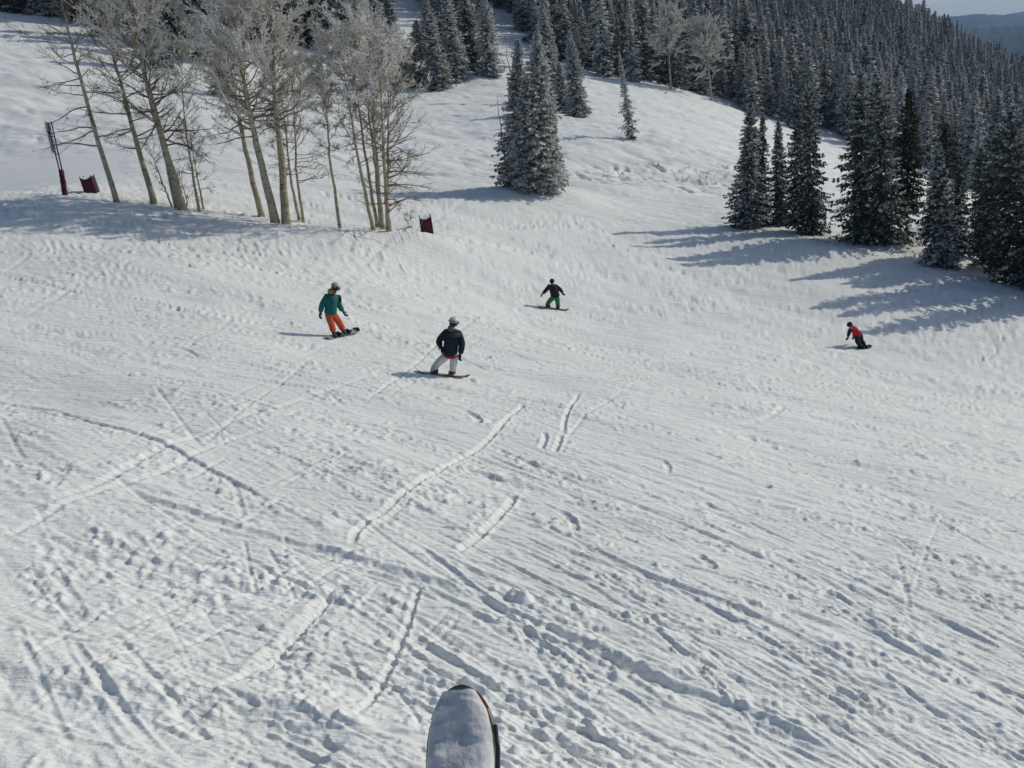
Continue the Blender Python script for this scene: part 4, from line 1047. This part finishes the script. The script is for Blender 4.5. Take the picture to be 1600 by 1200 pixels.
M_BLACK = mat('black_plastic', (.015, .016, .018), .4); M_LENS = mat('goggle_lens', (.03, .03, .04), .12, .6)
M_HAIR = mat('dark_hair', (.03, .02, .015), .7)
def snowboard(tail, nose, width, top, label, edge=None, tilt=0.0, bind=((.36, None), (.64, None)), name='snowboard', nosecol=None, group='snowboards under their riders'):
    """a board with rounded turned up ends, side cut and two bindings; tail and nose are places on the snow"""
    a, b = Vector(tail), Vector(nose); ln = (b - a).length; x = (b - a).normalized(); root = empty(name, a.lerp(b, .5))
    up0 = Vector((0.25, .1, 1)).normalized(); y = up0.cross(x).normalized(); up = x.cross(y)
    y = (Quaternion(x, tilt) @ y); up = x.cross(y)
    n = 40; prof_ = []
    for i in range(n + 1):
        t = i / n; e = min(t, 1 - t) * ln
        w_ = width / 2 * (1 - .10 * math.sin(math.pi * t)) * (1 if e > width * .55 else math.sqrt(max(1 - (1 - e / (width * .55)) ** 2, 0.0)) + .001)
        z = .075 * max(0, 1 - e / .22) ** 2
        prof_.append(((t - .5) * ln, w_, z))
    V, Fc, mi = [], [], []
    for (u, w_, z) in prof_:
        for s_, h in ((-1, .012), (1, .012), (1, 0), (-1, 0)): V.append(x * u + y * (s_ * w_) + up * (z + h))
    for i in range(n):
        o = i * 4
        for k in range(4):
            Fc.append((o + k, o + (k + 1) % 4, o + 4 + (k + 1) % 4, o + 4 + k)); mi.append((0, 1, 2, 1)[k])
    o_ = mesh_obj('board', V, Fc, [top, M_EDGE, M_BASE], root, False, mi)
    if nosecol:
        V, Fc = [], []
        P_ = [q for q in prof_ if q[0] > ln * .5 - width * .75]
        for (u, w_, z) in P_:
            for s_ in (-1, 1): V.append(x * u + y * (s_ * w_ * .86) + up * (z + .0145))
        for i in range(len(P_) - 1): Fc.append((2 * i, 2 * i + 1, 2 * i + 3, 2 * i + 2))
        mesh_obj('nose_print', V, Fc, nosecol, root)
    for t, c in bind:
        cc = x * (t - .5) * ln; bm = bmesh.new()
        for (cx_, cy_, cz_, sx, sy, sz) in ((0, 0, .028, .10, .24, .022), (-.055, 0, .075, .012, .20, .09), (.055, 0, .075, .012, .20, .09), (0, -.115, .09, .11, .015, .13)):
            bmesh.ops.create_cube(bm, size=1, matrix=Matrix.Translation((cx_, cy_, cz_)) @ Matrix.Diagonal((sx, sy, sz, 1)))
        M_ = Matrix((x, y, up)).transposed().to_4x4(); M_.translation = cc; bm.transform(M_)
        me = bpy.data.meshes.new('binding'); bm.to_mesh(me); bm.free(); me.materials.append(c or M_BLACK)
        q = bpy.data.objects.new('binding', me); COL.objects.link(q); q.parent = root
    tag(root, label, 'snowboard', group); return root
M_EDGE = mat('steel_edge', (.12, .12, .13), .35, .5, .6); M_BASE = mat('board_base', (.35, .36, .37), .4)
def on_line(px, py, y0): d = ray(px, py); return Vector(d * (y0 / d[1]))

# dark jacket, white trousers, turning away in the middle of the run
NAVY = cloth('black_navy_cloth', (.010, .014, .024)); WHITE = cloth('white_cloth', (.55, .56, .56)); GREY = cloth('grey_hood', (.10, .105, .115)); GREEN = cloth('dark_green_cloth', (.010, .055, .028))
RED = cloth('red_cloth', (.42, .02, .03)); HELM = mat('white_helmet', (.5, .51, .52), .35, .5)
J = dict(foot=(692, 587), head=(709, 504.5, .05), neck=(707, 514, .0), pelvis=(703.5, 549, .05), shl=(695, 520, .02), shr=(718, 521, .02), ell=(685, 534, .10), hal=(689, 541.5, -.05), elr=(722, 539, -.05), har=(719, 556, .0),
         hipl=(699.5, 555, .05), hipr=(709.5, 556, .05), knl=(683, 568, -.05), anl=(675.5, 581, .18), knr=(708.5, 570, .0), anr=(707.5, 581, .02))
person(J, dict(face=(.75, .65, -.1), toe=(.25, .9, 0), jacket=NAVY, trousers=WHITE, trim=RED, yoke=GREEN, hood=GREY, helmet=HELM, glove=cloth('black_glove', (.012, .012, .016)), boot=cloth('grey_boot', (.22, .22, .23)), boot_r=cloth('red_boot', (.22, .02, .035)), leg_r=.092, jacket_r=1.14, hem=.15),
       'snowboarder with white helmet, long dark jacket with red hem and white trousers, seen from behind')
y_ = foot(692, 587).y
snowboard(foot(650, 582.5), foot(734, 589), .27, noise_mat('dark_teal_board', [(.42, (.07, .10, .10)), (.56, (.34, .36, .35))], scale=5, rough=.35), 'dark teal board with black round nose under the rider in white trousers', tilt=-.10, nosecol=M_BLACK)

# teal jacket, orange trousers
TEAL = cloth('teal_cloth', (.006, .105, .105)); ORG = cloth('orange_red_cloth', (.52, .085, .035)); YEL = cloth('olive_yellow_hood', (.30, .27, .06))
J = dict(foot=(530, 527), head=(524, 449.5, .05), neck=(518.5, 458, .0), pelvis=(516.5, 487.5, .0), shl=(510.5, 463.5, -.10), shr=(525.5, 465.5, .12), ell=(502.5, 478, -.16), hal=(500.5, 489.5, -.12), elr=(530.5, 478, .2), har=(536.5, 487.5, .2),
         hipl=(512.5, 491.5, -.05), hipr=(520.5, 490.5, .08), knl=(518, 506.5, -.05), anl=(521.5, 520.5, -.1), knr=(530.5, 505, .15), anr=(537, 517, .25))
person(J, dict(face=(.85, -.25, -.45), toe=(.55, -.8, -.1), jacket=TEAL, trousers=ORG, hood=YEL, scarf=ORG, helmet=mat('grey_helmet', (.42, .42, .44), .35, .5), lens=mat('green_lens', (.03, .09, .08), .12, .7), glove=cloth('grey_glove', (.07, .065, .07)), boot=cloth('dark_boot', (.05, .05, .06)), leg_r=.088, jacket_r=1.08, hem=.10),
       'snowboarder in a teal jacket, orange trousers and pale helmet, farthest left of the riders')
y_ = foot(530, 527).y
snowboard(foot(509, 531), foot(560, 519) + Vector((0, 0, .10)), .27, mat('pale_topsheet', (.25, .26, .27), .35), 'grey board with lifted dark nose under the rider in orange trousers', tilt=.25, nosecol=M_BLACK)

# small rider in black with green trousers
GRN = cloth('green_trousers', (.035, .20, .055))
J = dict(foot=(864, 483), head=(862.7, 440.3, .0), neck=(863.5, 445.3, .0), pelvis=(867.5, 462, .05), shl=(858, 447.5, .0), shr=(869.5, 447.5, .0), ell=(853.3, 453.3, -.05), hal=(847.5, 459.5, -.1), elr=(875.5, 452.5, .05), har=(879.3, 457.8, .05),
         hipl=(864, 465, .02), hipr=(870.5, 465.5, .08), knl=(857, 472.3, -.02), anl=(854, 480, .0), knr=(871.3, 473, .05), anr=(872.5, 480.7, .0))
person(J, dict(size=.93, face=(.4, .9, -.2), toe=(.1, .95, 0), jacket=cloth('black_cloth', (.012, .013, .022)), trousers=GRN, cap=cloth('black_cap', (.012, .012, .018)), glove=cloth('dark_glove', (.012, .012, .016)), boot=cloth('brown_boot', (.05, .03, .03)), leg_r=.100, jacket_r=1.15, hem=.10),
       'small rider in a black jacket and bright green trousers with both arms held out')
y_ = foot(864, 483).y
snowboard(foot(889, 486.5), foot(839, 481) + Vector((0, 0, .05)), .26, noise_mat('pale_red_board', [(.44, (.30, .30, .27)), (.56, (.40, .05, .05))], scale=2.2, rough=.4), 'pale and red board with dark nose under the rider in green trousers', nosecol=M_BLACK)

# crouched rider in red at the right
J = dict(foot=(1347, 542.5), head=(1328.2, 508, .0), neck=(1330.8, 511.5, .02), pelvis=(1341.5, 522.5, .05), shl=(1329.3, 514, -.12), shr=(1334.5, 512, .15), ell=(1326.8, 519.5, -.16), hal=(1324.8, 526.2, -.15), elr=(1334.8, 519.0, .28), har=(1334, 525, .36),
         hipl=(1340.2, 525.5, -.03), hipr=(1344.3, 525.0, .12), knl=(1338.5, 532.5, -.08), anl=(1344.2, 540.3, .0), knr=(1345.5, 532, .2), anr=(1351, 538.5, .15))
person(J, dict(face=(-.6, -.1, -.5), toe=(-.55, .6, 0), jacket=cloth('crimson_cloth', (.45, .012, .022)), sleeves=cloth('navy_sleeve', (.012, .02, .045)), trousers=cloth('navy_trousers', (.012, .018, .034)), cap=cloth('black_cap', (.012, .012, .018)), glove=cloth('brown_glove', (.09, .045, .04)), boot=cloth('grey_boot', (.06, .06, .065)), leg_r=.092, jacket_r=.95, hem=.05),
       'crouching rider in a red jacket with dark sleeves and dark trousers, alone on the right')
y_ = foot(1347, 542.5).y
snowboard(foot(1338, 545), foot(1360, 541), .27, mat('dark_topsheet', (.05, .05, .06), .4), 'dark board under the crouching rider in red', tilt=.2)

# ------------------------------------------------------------------ padded things beside the run
M_PAD = noise_mat('dark_red_padding', [(.3, (.05, .009, .020)), (.7, (.10, .014, .032))], scale=5, rough=.6, bump=.5, bump_dist=.03)
M_PADDARK = noise_mat('maroon_padding', [(.3, (.035, .010, .020)), (.7, (.07, .016, .03))], scale=5, rough=.6)
M_POLE = mat('dark_blue_pole', (.025, .03, .055), .45); M_CAP = snow_material('fresh_snow', (.82, .83, .82), .6)
def pad_box(corner_px, w_m, d_m, h_m, yaw, lean, label, sag=.22, seed=0):
    """stakes with sheets of padding hung between them, sagging at the rim, snow lying inside"""
    b = foot(*corner_px); root = empty('padded_enclosure', b); r = np.random.default_rng(seed)
    rot = Matrix.Rotation(yaw, 3, 'Z'); tilt = Matrix.Rotation(lean[0], 3, 'X') @ Matrix.Rotation(lean[1], 3, 'Y')
    def Q(x, y, z): return tilt @ (rot @ Vector((x, y, z)))
    c = [(-w_m / 2, 0), (w_m / 2, 0), (w_m / 2 * .95, d_m), (-w_m / 2 * .95, d_m)]
    for i in range(4):
        (x0, y0), (x1, y1) = c[i], c[(i + 1) % 4]; n, m_ = 12, 7; V = []; nx, ny = (y1 - y0), -(x1 - x0); l = math.hypot(nx, ny)
        for j in range(m_ + 1):
            for k in range(n + 1):
                t = k / n; top = h_m * (1 - sag * math.sin(math.pi * t) ** .8 * (1 if i in (0,) else .5)); z = -.12 + (top + .12) * j / m_
                bulge = .03 * math.sin(math.pi * t) * math.sin(math.pi * j / m_) + .012 * math.sin(t * 21 + j)
                V.append(Q(x0 + (x1 - x0) * t + nx / l * bulge, y0 + (y1 - y0) * t + ny / l * bulge, z))
        Fc = [(j * (n + 1) + k, j * (n + 1) + k + 1, (j + 1) * (n + 1) + k + 1, (j + 1) * (n + 1) + k) for j in range(m_) for k in range(n)]
        o = mesh_obj('padding_panel', V, Fc, M_PADDARK if i == 1 else M_PAD, root, True); md = o.modifiers.new('t', 'SOLIDIFY'); md.thickness = .035
    for (x0, y0) in c:
        V, Fc = tube([Q(x0, y0, -.2), Q(x0, y0, h_m + .06)], (.025, .022), 8); mesh_obj('stake', V, Fc, M_BLACK, root, True)
    V = []; n = 9
    for j in range(n):
        for k in range(n):
            u, v = k / (n - 1), j / (n - 1); z = h_m * (.80 - .05 * math.sin(math.pi * u)) + .22 * v + .03 * r.random()
            V.append(Q((u - .5) * w_m * .95, .02 + v * (d_m - .04), min(z, h_m * .98)))
    mesh_obj('snow_fill', V, [(j * n + k, j * n + k + 1, (j + 1) * n + k + 1, (j + 1) * n + k) for j in range(n - 1) for k in range(n - 1)], M_CAP, root, True)
    tag(root, label, 'padded box', 'dark red padded boxes round hydrants'); return root
pad_box((669.5, 374), .62, .6, .86, R(6), (0, R(0)), 'dark red padded box with snow on top, right of the aspen grove', .15, 1)
pad_box((143, 307), .60, .6, .86, R(6), (0, R(-3)), 'dark red padded box with sagging snowy rim between the pole and the leftmost aspen', .16, 2)

def padded_pole():
    b = foot(102.5, 312); root = empty('padded_pole', b)
    A = lambda x, y: np.array(top_on_plane(x, y, b.y) - b)
    V, Fc = tube([A(103.5, 316), A(102.5, 309), A(99, 288), A(95.5, 266)], (.15, .15, .135, .13), 10); mesh_obj('pad_sleeve', V, Fc, M_PAD, root, True)
    for k, t in enumerate((.25, .6)):
        p0 = A(102.5, 309) * (1 - t) + A(95.5, 266) * t; dd = (A(95.5, 266) - A(102.5, 309)); dd /= np.linalg.norm(dd)
        V, Fc = tube([p0 - dd * .03, p0 + dd * .03], (.152, .152), 12); mesh_obj('strap', V, Fc, M_PADDARK, root, True)
    for q0, q1 in (((93.2, 267), (74, 191)), ((97.2, 267), (80, 190))):
        V, Fc = tube([A(*q0), A((q0[0] + q1[0]) / 2, (q0[1] + q1[1]) / 2), A(*q1)], (.035, .034, .032), 8); mesh_obj('pole', V, Fc, M_POLE, root, True)
    for t in (.02, .35, .7, .98):
        q0 = (93.2 + (74 - 93.2) * t, 267 + (191 - 267) * t); q1 = (97.2 + (80 - 97.2) * t, 267 + (190 - 267) * t)
        V, Fc = tube([A(*q0), A(*q1)], (.022, .022), 6); mesh_obj('crossbar', V, Fc, M_POLE, root, True)
    # frosted strip of netting hung on the left pole, seen nearly edge on
    r = np.random.default_rng(8); V, Fc = [], []; n = 14
    for j in range(n + 1):
        t = .42 + .57 * j / n; x = 93.2 + (74 - 93.2) * t; y = 267 + (191 - 267) * t
        V += [A(x + .3, y), A(x - 3.4 - r.random() * .8, y - .3), A(x - 1.8, y - .2) + np.array((0, .35, 0))]
    for j in range(n):
        o = 3 * j; Fc += [(o, o + 1, o + 4, o + 3), (o + 1, o + 2, o + 5, o + 4)]
    o = mesh_obj('netting', V, Fc, noise_mat('frosted_netting', [(.44, (.03, .035, .06)), (.54, (.45, .47, .48))], scale=9, rough=.8), root); o.modifiers.new('t', 'SOLIDIFY').thickness = .03
    T = Tris(); 
    for k in range(170):
        t = r.uniform(.36, 1.0); p0 = A(93.2 + (74 - 93.2) * t - r.uniform(0, 3.5), 267 + (191 - 267) * t); d_ = r.normal(size=3); d_[0] = -abs(d_[0]); T.twigs(p0, p0 + d_ / np.linalg.norm(d_) * r.uniform(.06, .17), .02, .008, 0)
    tag(T.build('rime', [M_RIME], root), kind='stuff')
    V, Fc = tube([A(97, 267), A(107.5, 298)], (.010, .010), 5); mesh_obj('guy_wire', V, Fc, M_POLE, root)
    tag(root, 'leaning twin pole with a dark red padded foot and frosted top, at the far left', 'pole')
padded_pole()

# ------------------------------------------------------------------ the ski hanging from the chair, right under the camera
def ski():
    y0 = 1.06; c = Vector(ray(725, 1200)) * (1.335)
    fwd = Vector((.10, 1.0, 0.46)).normalized(); side = Vector((1, 0, .15)); side = (side - fwd * side.dot(fwd)).normalized(); up = side.cross(fwd)
    root = empty('ski', c)
    w0 = .0605
    def prof_(s):      # s along the ski, 0 at the frame's lower edge, + towards the tip
        e = SK_L - s
        w = w0 * math.sqrt(max(1 - (1 - min(e / .105, 1)) ** 2.2, 0)) if e < .105 else w0 - .010 * min((e - .105) / .7, 1)
        z = .75 * max(s - (SK_L - .17), 0) ** 2 / .17 * .26
        return w, z
    SK_L = .118
    S = [SK_L - .17 * (1 - math.cos(i / 26 * math.pi / 2)) ** 1.0 for i in range(27)] + [-.03 - .05 * k for k in range(28)]
    V, Fc, mi = [], [], []
    for s in S:
        w, z = prof_(s)
        for u, h in ((-1, .009), (-.93, .013), (.93, .013), (1, .009), (1, 0), (-1, 0)): V.append(fwd * s + side * (u * w) + up * (z + h))
    for i in range(len(S) - 1):
        for k in range(6):
            Fc.append((i * 6 + k, i * 6 + (k + 1) % 6, i * 6 + 6 + (k + 1) % 6, i * 6 + 6 + k)); mi.append((1, 0, 1, 2, 2, 2)[k])
    Fc.append(tuple(range(6))); mi.append(2)
    top = noise_mat('ski_topsheet', [(.42, (.10, .11, .085)), (.5, (.16, .165, .13)), (.66, (.30, .29, .24))], scale=30, rough=.45)
    mesh_obj('topsheet', V, Fc, [top, mat('ski_rim', (.09, .085, .075), .35), mat('ski_steel', (.06, .06, .065), .3, .5, .5)], root, False, mi)
    for sgn, a0, a1, col in ((1, .62, 1.12, (.26, .075, .03)), (-1, .75, 1.25, (.30, .09, .04))):       # orange bands printed at the tip
        V, Fc = [], []; n = 12
        for i in range(n + 1):
            a = a0 + (a1 - a0) * i / n
            s = SK_L - .17 * (1 - math.cos(a * .62)); w, z = prof_(s)
            for u in (.99, .80): V.append(fwd * s + side * (sgn * u * w) + up * (z + .0138))
        for i in range(n): Fc.append((2 * i, 2 * i + 1, 2 * i + 3, 2 * i + 2))
        mesh_obj('orange_band', V, Fc, mat('orange_print', col, .4), root)
    V, Fc = tube([fwd * s + side * (prof_(s)[0] * 1.0) + up * (prof_(s)[1] + .010) for s in (.055, .02, -.04, -.1, -.3, -.7)], [.0034] * 6, 8)
    o = mesh_obj('edge_strip', V, Fc, mat('dark_blue_edge', (.02, .022, .04), .35), root, True)
    # wind packed snow lying on it
    r = np.random.default_rng(31); n, m_ = 260, 90; Wd = blur_field((n, m_), 1, 46, 15, 0, 51) * .0030 + blur_field((n, m_), 1, 30, 6, 0, 52) * .0010
    V = np.zeros((n, m_, 3))
    for i in range(n):
        s = SK_L - .010 - (.75 + SK_L) * (i / (n - 1)) ** 1.5; w, z = prof_(s)
        e = min(i / 9, 1)
        for j in range(m_):
            u = -1 + 2 * j / (m_ - 1); edge_ = 1 - abs(u) ** 5
            h = (.006 + .016 * edge_ ** .6 * e ** .6 + float(Wd[i, j]) * edge_) 
            q = fwd * s + side * ((u * .96 - .01) * w * (.93 + .012 * float(Wd[i, 0] * 300))) + up * (z + .0135 + (h if abs(u) < 1 else -.001) * (e if i else 0))
            V[i, j] = q
    idx = np.arange(n - 1)[:, None] * m_ + np.arange(m_ - 1)[None]
    mesh_obj('snow_cover', V.reshape(-1, 3), np.stack([idx, idx + 1, idx + m_ + 1, idx + m_], -1).reshape(-1, 4)[:, ::-1], M_SKISNOW, root, True)
    tag(root, 'snow covered ski tip with orange bands at the bottom edge, high above the slope', 'ski')
M_SKISNOW = noise_mat('snow_on_ski', [(.3, (.42, .44, .45)), (.7, (.70, .71, .70))], scale=26, detail=5, rough=.7, bump=.9, bump_dist=.012)
ski()
